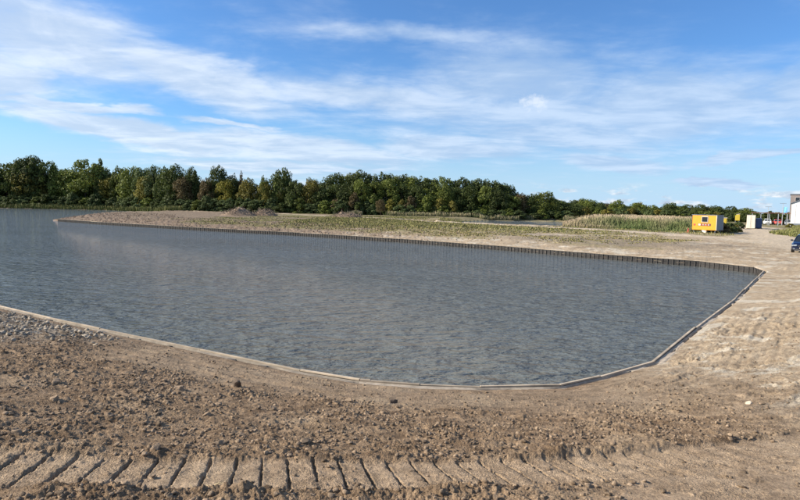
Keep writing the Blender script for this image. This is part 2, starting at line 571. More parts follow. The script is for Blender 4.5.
def make_ground_mat():
    m, n, b = new_mat('bare_earth')
    P = n.node('ShaderNodeTexCoord').outputs['Object']
    n1 = n.noise(P, 0.55, 6, 0.6)
    n2 = n.noise(P, 4.0, 6, 0.65)
    n3 = n.noise(P, 30.0, 5, 0.7)
    n4 = n.noise(P, 140.0, 3, 0.7)
    dark, mid, pale = (0.140, 0.092, 0.055), (0.32, 0.222, 0.138), (0.47, 0.36, 0.24)
    c = n.mix(n.ramp(n2, 0.33, 0.68), dark, mid)
    c = n.mix(n.math('MULTIPLY', n.ramp(n1, 0.48, 0.72), 0.45), c, pale)
    # pressed and smoother ground is a little lighter
    bd = attr(n, 'band')
    c = n.mix(n.math('MULTIPLY', bd, 0.55), c, n.mix(n.ramp(n2, 0.3, 0.7), (0.33, 0.24, 0.158), (0.46, 0.345, 0.235)))
    c = n.mix(n.math('MULTIPLY', attr(n, 'strip'), 0.35), c, (0.33, 0.255, 0.178))
    # dry pale soil
    dry = attr(n, 'dry')
    strk = n.noise(n.node('ShaderNodeMapping', {'Vector': P, 'Rotation': (0, 0, R(-24)), 'Scale': (0.22, 1.3, 1)}).outputs[0], 1.1, 6, 0.65)
    dryc = n.mix(n.ramp(n.math('ADD', n.math('MULTIPLY', strk, .4), n.math('MULTIPLY', n2, .6)), 0.34, 0.62), (0.27, 0.20, 0.128), (0.47, 0.37, 0.255))
    c = n.mix(n.math('MULTIPLY', dry, 0.9), c, dryc)
    white = n.math('MULTIPLY', n.ramp(n.noise(P, 0.42, 8, 0.72, 0.9), 0.51, 0.60), n.ramp(dry, 0.2, 0.8))
    c = n.mix(n.math('MULTIPLY', white, 0.75), c, (0.56, 0.50, 0.40))
    dk = n.math('MULTIPLY', n.ramp(n.noise(P, 0.30, 6, 0.62, 0.8), 0.58, 0.68), n.ramp(dry, 0.2, 0.7))
    c = n.mix(n.math('MULTIPLY', dk, 0.65), c, (0.18, 0.125, 0.078))
    # rubble: greyer
    c = n.mix(n.math('MULTIPLY', attr(n, 'rubble'), 0.65), c, n.mix(n.ramp(n2, 0.42, 0.6), (0.13, 0.105, 0.08), (0.34, 0.31, 0.26)))
    # sparse weeds
    g = attr(n, 'green')
    gm = n.math('MULTIPLY', g, n.ramp(n.noise(P, 1.6, 6, 0.7), 0.40, 0.60))
    gc = n.mix(n.noise(P, 0.8, 4, 0.6), (0.155, 0.155, 0.04), (0.27, 0.215, 0.085))
    c = n.mix(n.math('MULTIPLY', g, 0.45), c, (0.25, 0.185, 0.11))
    c = n.mix(n.math('MULTIPLY', gm, 0.8), c, gc)
    md = attr(n, 'meadow')
    c = n.mix(n.math('MULTIPLY', md, 0.7), c, n.mix(n.ramp(n.noise(P, 0.3, 5, 0.6), 0.35, 0.65), (0.095, 0.105, 0.036), (0.19, 0.16, 0.08)))
    c = n.mix(n.math('MULTIPLY', attr(n, 'dull'), 0.85), c, n.mix(n.ramp(n.math('ADD', n.math('MULTIPLY', n2, .5), n.math('MULTIPLY', n.noise(P, 1.4, 4, 0.7), .5)), 0.4, 0.6), n.mix(g, (0.13, 0.095, 0.068), (0.12, 0.115, 0.045)), n.mix(g, (0.27, 0.20, 0.145), (0.23, 0.195, 0.10))))
    c = n.mix(n.math('MULTIPLY', attr(n, 'damp'), 0.75), c, n.mix(n2, (0.15, 0.12, 0.088), (0.28, 0.225, 0.16)))
    # tracks of dry sand
    c = n.mix(n.math('MULTIPLY', attr(n, 'track'), 0.85), c, n.mix(n.ramp(n2, 0.3, 0.7), (0.42, 0.335, 0.235), (0.56, 0.46, 0.34)))
    f = n.math('ADD', n.ramp(n3, 0.28, 0.72, 0.66, 1.26), n.ramp(n4, 0.3, 0.7, -0.22, 0.22))
    c = n.node('ShaderNodeVectorMath', {0: c, 'Scale': f}, operation='SCALE').outputs[0]
    n.put(b.inputs['Base Color'], c)
    b.inputs['Roughness'].default_value = 0.95
    b.inputs['Specular IOR Level'].default_value = 0.15
    vo = n.node('ShaderNodeTexVoronoi', {'Vector': n.vmath('ADD', P, n.vmath('MULTIPLY', n.noise(P, 40.0, 3, 0.6, 0, 1), (0.02, 0.02, 0.02))), 'Scale': 62.0}).outputs['Distance']
    hgt = n.math('ADD', n.math('MULTIPLY', n3, 0.7), n.math('MULTIPLY', n4, 0.4))
    hgt = n.math('SUBTRACT', hgt, n.math('MULTIPLY', vo, n.ramp(n.noise(P, 1.3, 4, 0.6), 0.35, 0.65, 0.15, 0.7)))
    bp = n.node('ShaderNodeBump', {'Height': hgt, 'Strength': 0.9, 'Distance': 0.026})
    n.l.new(bp.outputs[0], b.inputs['Normal'])
    return m


def make_water_mat():
    m, n, b = new_mat('pond_water')
    P = n.node('ShaderNodeTexCoord').outputs['Object']
    b.inputs['Base Color'].default_value = (0.112, 0.124, 0.120, 1)
    b.inputs['Roughness'].default_value = 0.03
    b.inputs['IOR'].default_value = 1.333
    q = n.node('ShaderNodeMapping', {'Vector': P, 'Rotation': (0, 0, R(-9)), 'Scale': (0.75, 1.3, 1)}).outputs[0]
    a1 = n.noise(q, 3.0, 4, 0.55, 0.35)
    a2 = n.noise(q, 9.0, 3, 0.55, 0.3)
    q2 = n.node('ShaderNodeMapping', {'Vector': P, 'Rotation': (0, 0, R(20)), 'Scale': (0.5, 1.3, 1)}).outputs[0]
    a3 = n.noise(q2, 1.45, 3, 0.5, 0.3)
    gust = n.ramp(n.noise(n.node('ShaderNodeMapping', {'Vector': P, 'Scale': (0.03, 0.12, 1)}).outputs[0], 1.0, 4, 0.6), 0.3, 0.7, 0.75, 1.2)
    h = n.math('ADD', n.math('MULTIPLY', a1, 0.21), n.math('ADD', n.math('MULTIPLY', a2, 0.042), n.math('MULTIPLY', a3, 0.44)))
    rg_ = n.math('SUBTRACT', 1.0, n.math('ABSOLUTE', n.math('MULTIPLY_ADD', n.noise(q, 2.1, 3, 0.5, 0.5), 4.0, -2.0)))     # crested wavelets
    h = n.math('ADD', h, n.math('MULTIPLY', rg_, 0.036))
    h = n.math('MULTIPLY', h, gust)
    bp = n.node('ShaderNodeBump', {'Height': h, 'Strength': 1.0, 'Distance': 1.0})
    n.l.new(bp.outputs[0], b.inputs['Normal'])
    return m


def leaf_mat(name, c1, c2, trans=0.25):
    m, n, b = new_mat(name)
    rnd = n.node('ShaderNodeNewGeometry').outputs['Random Per Island']
    oi = n.node('ShaderNodeObjectInfo').outputs['Random']
    P = n.node('ShaderNodeTexCoord').outputs['Object']
    cl = n.noise(P, 7.0, 3, 0.6)
    c = n.mix(n.ramp(n.math('ADD', n.math('MULTIPLY', rnd, 0.45), n.math('MULTIPLY', cl, 0.6)), 0.25, 0.8), c1, c2)
    c = n.node('ShaderNodeVectorMath', {0: c, 'Scale': n.ramp(oi, 0, 1, 0.78, 1.22, False)}, operation='SCALE').outputs[0]
    n.put(b.inputs['Base Color'], c)
    b.inputs['Roughness'].default_value = 0.7
    b.inputs['Specular IOR Level'].default_value = 0.25
    tr = n.node('ShaderNodeBsdfTranslucent')
    n.put(tr.inputs[0], c)
    mx = n.node('ShaderNodeMixShader', {0: trans})
    n.l.new(b.outputs[0], mx.inputs[1])
    n.l.new(tr.outputs[0], mx.inputs[2])
    n.l.new(mx.outputs[0], n.n['Material Output'].inputs[0])
    return m


MAT = dict(
    ground=make_ground_mat(), water=make_water_mat(),
    clod=None,
    leaf_dark=leaf_mat('leaf_dark_green', (0.034, 0.049, 0.014), (0.095, 0.120, 0.028)),
    leaf_mid=leaf_mat('leaf_mid_green', (0.064, 0.084, 0.018), (0.174, 0.202, 0.038)),
    leaf_olive=leaf_mat('leaf_olive', (0.091, 0.088, 0.018), (0.246, 0.209, 0.043)),
    leaf_yellow=leaf_mat('leaf_yellow', (0.12, 0.115, 0.018), (0.26, 0.225, 0.04)),
    leaf_rust=leaf_mat('leaf_rust', (0.068, 0.054, 0.024), (0.165, 0.122, 0.052)),
    leaf_grey=leaf_mat('leaf_grey_green', (0.045, 0.065, 0.020), (0.134, 0.167, 0.059)),
    bark=plain('bark', (0.075, 0.06, 0.045), 0.9),
    wood_pale=plain('weathered_board', (0.36, 0.29, 0.21), 0.85, var=0.25, scale=2.5),
    wood_dark=plain('wet_board', (0.020, 0.017, 0.015), 0.7, var=0.35, scale=3),
    wood_post=plain('post_wood', (0.075, 0.066, 0.058), 0.8, var=0.4, scale=4),
    cloth=plain('geotextile', (0.20, 0.175, 0.145), 0.95, var=0.25, scale=3),
    sandy_cloth=plain('sandy_geotextile', (0.27, 0.225, 0.175), 0.95, var=0.25, scale=5),
    yellow=plain('yellow_paint', (0.70, 0.285, 0.010), 0.45, var=0.05),
    pale_yellow=plain('lemon_paint', (0.48, 0.36, 0.035), 0.5, var=0.06),
    grey_panel=plain('grey_panel', (0.16, 0.18, 0.21), 0.6, var=0.06),
    trim=plain('light_trim', (0.50, 0.45, 0.42), 0.5, var=0.05),
    dark=plain('dark_steel', (0.02, 0.02, 0.025), 0.5),
    rubber=plain('rubber', (0.02, 0.02, 0.02), 0.85),
    red=plain('red_paint', (0.50, 0.06, 0.04), 0.5),
    white=plain('white_paint', (0.74, 0.66, 0.52), 0.5, var=0.04),
    white_wall=plain('white_cladding', (0.76, 0.75, 0.72), 0.6, var=0.04),
    blue=plain('blue_plastic', (0.02, 0.055, 0.15), 0.45),
    sky_blue=plain('sky_blue_cloth', (0.16, 0.42, 0.68), 0.7),
    navy=plain('navy_car_paint', (0.004, 0.008, 0.032), 0.25, coat=1.0, var=0.02),
    brick=plain('grey_brick', (0.24, 0.20, 0.18), 0.9, var=0.2, scale=4),
    brown_roof=plain('brown_roof', (0.14, 0.065, 0.045), 0.8),
    steel=plain('galvanised_steel', (0.40, 0.42, 0.44), 0.45, 0.6),
    chrome=plain('chrome', (0.6, 0.6, 0.62), 0.2, 1.0),
    straw=plain('straw', (0.46, 0.36, 0.20), 0.9),
    stone=plain('pale_stone', (0.40, 0.33, 0.245), 0.9, var=0.25, scale=14),
)
m, n, b = new_mat('window_glass')
b.inputs['Base Color'].default_value = (0.02, 0.025, 0.03, 1)
b.inputs['Roughness'].default_value = 0.05
MAT['glass'] = m
m, n, b = new_mat('headlight_glass')
b.inputs['Base Color'].default_value = (0.25, 0.28, 0.30, 1)
b.inputs['Roughness'].default_value = 0.12
MAT['lamp'] = m
m, n, b = new_mat('dry_clod')
P_ = n.node('ShaderNodeTexCoord').outputs['Object']
oi = n.node('ShaderNodeObjectInfo').outputs['Random']
gi = n.node('ShaderNodeNewGeometry').outputs['Random Per Island']
cc = n.mix(n.ramp(n.noise(P_, 26.0, 5, 0.65), 0.3, 0.7), (0.165, 0.115, 0.075), (0.36, 0.265, 0.18))
cc = n.node('ShaderNodeVectorMath', {0: cc, 'Scale': n.math('MULTIPLY', n.ramp(oi, 0, 1, 0.75, 1.15, False), n.ramp(gi, 0, 1, 0.55, 1.35, False))}, operation='SCALE').outputs[0]
n.put(b.inputs['Base Color'], cc)
b.inputs['Roughness'].default_value = 0.95
b.inputs['Specular IOR Level'].default_value = 0.15
bp = n.node('ShaderNodeBump', {'Height': n.noise(P_, 90.0, 4, 0.7), 'Strength': 0.7, 'Distance': 0.01})
n.l.new(bp.outputs[0], b.inputs['Normal'])
MAT['clod'] = m

# ------------------------------------------------------------------ ground: one polar sheet out to the horizon
ang = np.concatenate([np.arange(-180, -60, 3.0), np.arange(-60, -39, 0.45), np.arange(-39, 39, 0.084), np.arange(39, 60, 0.45), np.arange(60, 180, 3.0)])
rad = [0.4, 0.8, 1.3, 1.8, 2.2, 2.6, 2.9, 3.2]
while rad[-1] < 22: rad.append(rad[-1] * 1.0042)
while rad[-1] < 130: rad.append(rad[-1] * 1.0095)
while rad[-1] < 420: rad.append(rad[-1] * 1.02)
while rad[-1] < 4500: rad.append(rad[-1] * 1.12)
rad = np.array(rad)
A_, R_ = np.meshgrid(np.radians(ang), rad)
gx, gy = (R_ * np.sin(A_)).ravel(), (R_ * np.cos(A_)).ravel()
gh, gm = ground(gx, gy)
nr, na = len(rad), len(ang)
ii = (np.arange(nr - 1)[:, None] * na + np.arange(na)[None, :])
jj = (np.arange(nr - 1)[:, None] * na + (np.arange(na)[None, :] + 1) % na)
faces = np.stack([ii, jj, jj + na, ii + na], -1).reshape(-1, 4)
keep = ~((gh[faces] < -0.3).all(1) & (np.hypot(gx[faces[:, 0]], gy[faces[:, 0]]) < 400))
me = mesh_np('ground', np.stack([gx, gy, gh], 1), faces[keep], gm)
gnd = link('ground', me, MAT['ground'], smooth=True)
tag(gnd, 'bare clay soil around the pond, churned and tracked nearby', kind='structure')
# small cap under the viewpoint so the sheet has no hole
cap_n = 24
cv = [(0.42 * math.sin(k * math.tau / cap_n), 0.42 * math.cos(k * math.tau / cap_n), 0) for k in range(cap_n)]
hc = ground(np.array([v[0] for v in cv]), np.array([v[1] for v in cv]))[0]
cb = MB()
cb.bm.faces.new([cb.bm.verts.new((v[0], v[1], float(h) - 0.004)) for v, h in zip(cv, hc)][::-1])
tag(cb.build('soil_patch', MAT['ground']), kind='structure')


def gz(x, y):
    return float(ground(np.array([x]), np.array([y]))[0][0])


wb = MB()
wv_ = [wb.bm.verts.new(p) for p in [(-700, 5, 0), (120, 5, 0), (120, 262, 0), (-700, 262, 0)]]
wb.bm.faces.new(wv_)
water = wb.build('water', MAT['water'])
tag(water, 'rippled grey-blue pond water', kind='structure')

# ------------------------------------------------------------------ timber edging of the pond


def walk(pts, step):
    out, carry = [], 0.0
    for (ax, ay), (bx, by) in zip(pts, pts[1:]):
        L = math.hypot(bx - ax, by - ay)
        dx_, dy_ = (bx - ax) / L, (by - ay) / L
        t = carry
        while t < L:
            out.append((ax + dx_ * t, ay + dy_ * t, dx_, dy_))
            t += step
        carry = t - L
    return out


def edging(pts, label, top, facing, post_step, board_mat, cloth_w, cap_w=0.10, cloth_mat='cloth'):
    """facing +1: water on the left hand when walking the points"""
    root = empty('timber_edging', (pts[0][0], pts[0][1], 0))
    tag(root, label, 'edging')
    off = Vector((pts[0][0], pts[0][1], 0))
    rng = random.Random(len(pts))
    for (ax, ay), (bx, by) in zip(pts, pts[1:]):
        L = math.hypot(bx - ax, by - ay)
        k = max(1, round(L / 3.6))
        for i in range(k):
            t0, t1 = i / k, (i + 1) / k
            x0, y0 = ax + (bx - ax) * t0, ay + (by - ay) * t0
            x1, y1 = ax + (bx - ax) * t1, ay + (by - ay) * t1
            l = L / k
            rz = math.atan2(by - ay, bx - ax)
            nx, ny = -(by - ay) / L * facing, (bx - ax) / L * facing      # towards the water
            dzr = rng.uniform(-.012, .012)
            c = Vector(((x0 + x1) / 2, (y0 + y1) / 2, 0)) - off
            lj = rng.uniform(-.018, .018)
            MB().box(c + Vector((nx * (.01 + lj), ny * (.01 + lj), top + .012 + dzr)), (l - .012, cap_w, .036), (0, rng.uniform(-.006, .006), rz + rng.uniform(-.006, .006)), .004).build('cap_board', MAT['wood_pale'], root)
            for q, hz in enumerate((top - .10, top - .33, top - .56)):
                MB().box(c + Vector((nx * .025, ny * .025, hz)), (l - .008, .04, .215), (0, 0, rz), .004).build('board', MAT[board_mat], root)
    if post_step:
        pm = MB().tube((0, 0, -.7), (0, 0, top - .01), .034, .030, 7).mesh('post')
        pm.materials.append(MAT['wood_post'])
        for (x, y, ux, uy) in walk(pts, post_step):
            o = bpy.data.objects.new('post', pm)
            o.parent = root
            nx, ny = -uy * facing, ux * facing
            o.location = Vector((x + nx * .075, y + ny * .075, rng.uniform(-.05, .03))) - off
            o.rotation_euler = (rng.uniform(-.03, .03), rng.uniform(-.03, .03), rng.uniform(0, 6))
            col.objects.link(o)
    if cloth_w:
        n_ = 0
        W_ = walk(pts, 0.25)
        vs, rows = [], 6
        for i, (x, y, ux, uy) in enumerate(W_):
            nx, ny = uy * facing, -ux * facing
            for j in range(rows):
                w = (0.03 + cloth_w * (0.8 + 0.35 * math.sin(i * .33) * math.sin(i * .11 + 1)) * j / (rows - 1))
                vs.append((x + nx * w, y + ny * w))
        va = np.array(vs)
        hz = ground(va[:, 0], va[:, 1])[0]
        tt = np.tile(np.arange(rows), len(W_))
        z = np.maximum(hz + 0.012, top - 0.015) + 0.012 * fbm(va[:, 0] * 6, va[:, 1] * 6, 2, 5)
        z = np.where(tt == 0, top - 0.002, z)
        z = np.where(tt == rows - 1, hz - 0.02, z)
        bury = fbm(va[:, 0] * 1.7, va[:, 1] * 1.7, 3, 6)
        z = np.where((tt > 1) & (bury > 0.05), np.minimum(z, hz - 0.01 + 0.02 * (0.4 - bury)), z)
        fc = [(i * rows + j, (i + 1) * rows + j, (i + 1) * rows + j + 1, i * rows + j + 1) for i in range(len(W_) - 1) for j in range(rows - 1)]
        cm = mesh_np('geotextile', np.column_stack([va[:, 0] - off.x, va[:, 1] - off.y, z]), np.array(fc))
        link('geotextile', cm, MAT[cloth_mat], root, True)
    return root


edging(NEAR[3:10] + [(-0.55, 11.64)], 'pale timber capping along the near left shore, beside the rubble and the churned soil', 0.40, 1, 0, 'wood_dark', 0.15, 0.06, cloth_mat='sandy_cloth')
edging(NEAR[9:], 'timber edging with grey geotextile strip along the right hand shore up to the pond corner', 0.40, 1, 1.2, 'wood_dark', 0.20, 0.06, cloth_mat='sandy_cloth')
edging([NEAR[-1]] + FAR, 'dark timber sheet wall with a row of posts along the far shore and peninsula', 0.42, 1, 0.39, 'wood_dark', 0.0, 0.06)

# ------------------------------------------------------------------ clods


def rock_mesh(name, seed, sub, flat=0.7, rough=0.20):
    bm = bmesh.new()
    bmesh.ops.create_icosphere(bm, subdivisions=sub, radius=0.5)
    rng = np.random.RandomState(seed)
    dirs = rng.normal(size=(13, 3))
    dirs /= np.linalg.norm(dirs, axis=1)[:, None]
    offs = rng.uniform(0.23, 0.41, 13)
    import mathutils
    for v in bm.verts:
        p = v.co.copy()
        for dd, of in zip(dirs, offs):          # knock flat facets off the ball
            dd = Vector(dd)
            k = p.dot(dd)
            if k > of:
                p -= dd * (k - of)
        nz = mathutils.noise.noise(p * 4 + Vector((seed * 3.1, 0, 0)))
        nz2 = mathutils.noise.noise(p * 10 + Vector((0, seed * 3.1, 0)))
        p *= 1 + rough * nz + rough * 0.5 * nz2
        p.z *= flat
        v.co = p
    me = bpy.data.meshes.new(name)
    bm.to_mesh(me)
    bm.free()
    return me


rocks = [rock_mesh('soil_clod', 100 + k, 3, random.uniform(.6, .9)) for k in range(10)]
for rm in rocks:
    rm.materials.append(MAT['clod'])
small = [rock_mesh('small_clod', 200 + k, 2, random.uniform(.5, .85), .16) for k in range(12)]
tiny = [rock_mesh('crumb', 300 + k, 1, random.uniform(.5, .85), .18) for k in range(12)]
small_v = [np.array([v.co[:] for v in q.vertices]) for q in small]
small_f = [np.array([p.vertices[:] for p in q.polygons]) for q in small]
tiny_v = [np.array([v.co[:] for v in q.vertices]) for q in tiny]
tiny_f = [np.array([p.vertices[:] for p in q.polygons]) for q in tiny]


def scatter(name, pts, sizes, label, mat, seed=0):
    rng = np.random.RandomState(seed)
    hz = ground(pts[:, 0], pts[:, 1])[0]
    V, Fc, o = [], [], 0
    for (x, y), s, z in zip(pts, sizes, hz):
        k = rng.randint(len(small_v))
        a = rng.uniform(0, 6.28)
        b_, e = rng.uniform(-.5, .5), rng.uniform(.75, 1.3)
        sv, sf = (small_v[k], small_f[k]) if s > 0.034 else (tiny_v[k], tiny_f[k])
        v = sv * s * np.array([e, 1, 1 / e])
        ca, sa, cb_, sb_ = math.cos(a), math.sin(a), math.cos(b_), math.sin(b_)
        v = np.column_stack([v[:, 0], v[:, 1] * cb_ - v[:, 2] * sb_, v[:, 1] * sb_ + v[:, 2] * cb_])
        v = np.column_stack([v[:, 0] * ca - v[:, 1] * sa, v[:, 0] * sa + v[:, 1] * ca, v[:, 2]])
        v += (x, y, z + s * 0.12)
        V.append(v)
        Fc.append(sf + o)
        o += len(v)
    me = mesh_np(name, np.concatenate(V), np.concatenate(Fc))
    ob = link(name, me, mat, smooth=False)
    tag(ob, label, kind='stuff')
    return ob


rng = np.random.RandomState(3)


def samples(nwant, wfun, x0, x1, y0, y1, rr):
    P = np.empty((0, 2))
    while len(P) < nwant:
        q = np.column_stack([rr.uniform(x0, x1, nwant * 3), rr.uniform(y0, y1, nwant * 3)])
        w = wfun(q[:, 0], q[:, 1])
        P = np.concatenate([P, q[rr.uniform(size=len(q)) < w]])
    return P[:nwant]


def w_near(x, y):
    h, mm = ground(x, y)
    s, _ = sdist(x, y)
    r = np.hypot(x, y)
    return (s > 0.45) * (np.abs(np.arctan2(x, y)) < R(40)) * (r > 3.0) * (mm['rough'] * 1.0 + 0.05 + 0.10 * sst(x, 2.5, 5.0) * sst(fbm(x * .8, y * .8, 3, 77), -.1, .4)) * np.clip(7.0 / r, 0, 1) ** 1.2 * (0.25 + 0.75 * sst(fbm(x * 1.6, y * 1.6, 3, 88), -.25, .35))


pts = samples(21000, w_near, -14, 12, 2.2, 22, rng)
scatter('loose_clods', pts, 0.012 + 0.060 * rng.uniform(size=len(pts)) ** 4.0, 'loose crumbs and small clods of dry soil strewn over the bank', MAT['clod'], 4)


def w_rub(x, y):
    h, mm = ground(x, y)
    s, _ = sdist(x, y)
    return (s > 0.5) * mm['rubble']


pts = samples(1400, w_rub, -16, -6, 10, 20, rng)
scatter('rubble', pts, 0.035 + 0.13 * rng.uniform(size=len(pts)) ** 2.6, 'grey stony rubble heaped near the left shore', MAT['stone'], 5)

placed = []
MAT['heap'] = plain('heap_earth', (0.20, 0.14, 0.095), 0.95, var=0.21, scale=2.0)
MAT['clod_dark'] = plain('dark_clod', (0.085, 0.058, 0.038), 0.9, var=0.2, scale=9)  # darker base colour for a few single clods


def clod(x, y, size, label, group=None, mi=None, sink=0.2, tall=1.0, mat=None):
    me = rocks[(len(placed) if mi is None else mi) % len(rocks)]
    o = bpy.data.objects.new('soil_clod', me)
    o.location = (x, y, gz(x, y) + size * (0.26 - sink) * tall)
    o.rotation_euler = (random.uniform(-.3, .3), random.uniform(-.3, .3), random.uniform(0, 6.28))
    o.scale = (size * random.uniform(.9, 1.2), size, size * tall)
    tag(o, label, 'clod', group)
    col.objects.link(o)
    placed.append(o)
    return o


GR = 'clods strewn over the bank'


def w_left(x, y):
    h, mm = ground(x, y)
    s, _ = sdist(x, y)
    return mm['rough'] * (s > 2.0) * (x < -0.8) * (np.abs(np.arctan2(x, y)) < R(35)) * (y > np.interp(x, BX, BY) + .5) * (y < 9.5) * (1 - mm['rubble'])


cp = samples(120, w_left, -6, -0.8, 4.6, 9.5, rng)
for (x, y) in cp:
    clod(float(x), float(y), 0.045 + 0.10 * random.random() ** 2.6, 'rounded brown clod %s, %s' % (('at the far left of the churned soil', 'left of the large lone dark clod', 'below the large lone dark clod', 'right of the large lone dark clod')[int(np.searchsorted([-3.6, -2.6, -1.7], x))], ('just behind the crawler print', 'halfway up the bank', 'near the shore strip')[int(np.searchsorted([1.2, 2.6], y - np.interp(x, BX, BY)))]), GR)


def w_mid(x, y):
    h, mm = ground(x, y)
    s, _ = sdist(x, y)
    return mm['rough'] * (s > 1.2) * (x > -0.8) * (y > np.interp(x, BX, BY) + .45)


cp = samples(60, w_mid, -0.8, 4.2, 5.0, 10.5, rng)
for (x, y) in cp:
    clod(float(x), float(y), 0.04 + 0.06 * random.random() ** 2.4, 'small tan clod %s, %s' % (('left of the dark upright lump', 'below and right of the dark upright lump', 'left of where the soil turns pale')[int(np.searchsorted([-.1, 1.8], x))], ('just behind the crawler print', 'halfway up the bank', 'near the shore')[int(np.searchsorted([1.2, 2.6], y - np.interp(x, BX, BY)))]), GR)
def w_front(x, y):
    return (y < np.interp(x, BX, BY) - .58) * (np.abs(np.arctan2(x, y)) < R(35)) * (x < 1.2)


cp = samples(35, w_front, -3.2, 1.2, 3.4, 4.6, rng)
for (x, y) in cp:
    clod(float(x), float(y), 0.035 + 0.045 * random.random() ** 2, 'small clod at the very front below the crawler print, %s' % ('left of the straw stalk' if x < -1.6 else 'right of the straw stalk'), GR)

# notable single clods and stones
clod(-2.71, 9.57, 0.21, 'large dark angular clod standing alone on the smooth strip near the left shore', mi=0, tall=1.15, sink=.05)
clod(-4.28, 7.95, 0.14, 'dark lump at the back left edge of the clod field, left of the largest clod', mi=3, tall=.9)
clod(-4.95, 8.2, 0.17, 'brown clod at the far left of the bank, behind the clod field', mi=5)
clod(-0.06, 8.97, 0.2, 'dark upright lump just short of the shore in the middle of the picture', mi=7, tall=1.2)
clod(-3.35, 8.7, 0.2, 'round lighter clod left of the largest lone dark one', mi=2)
clod(-0.75, 8.9, 0.17, 'brown lump left of the upright one near the middle of the shore', mi=4)
clod(5.37, 8.6, 0.12, 'pale whitish lump of marl on the right, where the churned soil turns pale', mi=8)
for q_, o_ in enumerate(placed[-7:]):
    if q_ in (0, 1, 3):
        o_.data = o_.data.copy()
        o_.data.materials[0] = MAT['clod_dark']
placed[-1].data = placed[-1].data.copy()
placed[-1].data.materials[0] = MAT['stone']

# dry stalk lying on the crawler print
sb_ = MB()
z0 = gz(-1.47, 4.33) + .02
pp = [(-1.62, 4.40), (-1.54, 4.36), (-1.45, 4.35), (-1.36, 4.31), (-1.27, 4.30)]
for a, c in zip(pp, pp[1:]):
    sb_.tube((a[0], a[1], gz(*a) + .018), (c[0], c[1], gz(*c) + .018), .0032, .0028, 5)
sb_.tube((-1.40, 4.33, z0 + .005), (-1.33, 4.40, z0 + .02), .003, .002, 5)
sb_.tube((-1.47, 4.35, z0), (-1.40, 4.28, z0 + .01), .003, .002, 5)
tag(sb_.build('dry_stalk', MAT['straw']), 'pale dry straw stalk lying across the crawler track print', 'stalk')

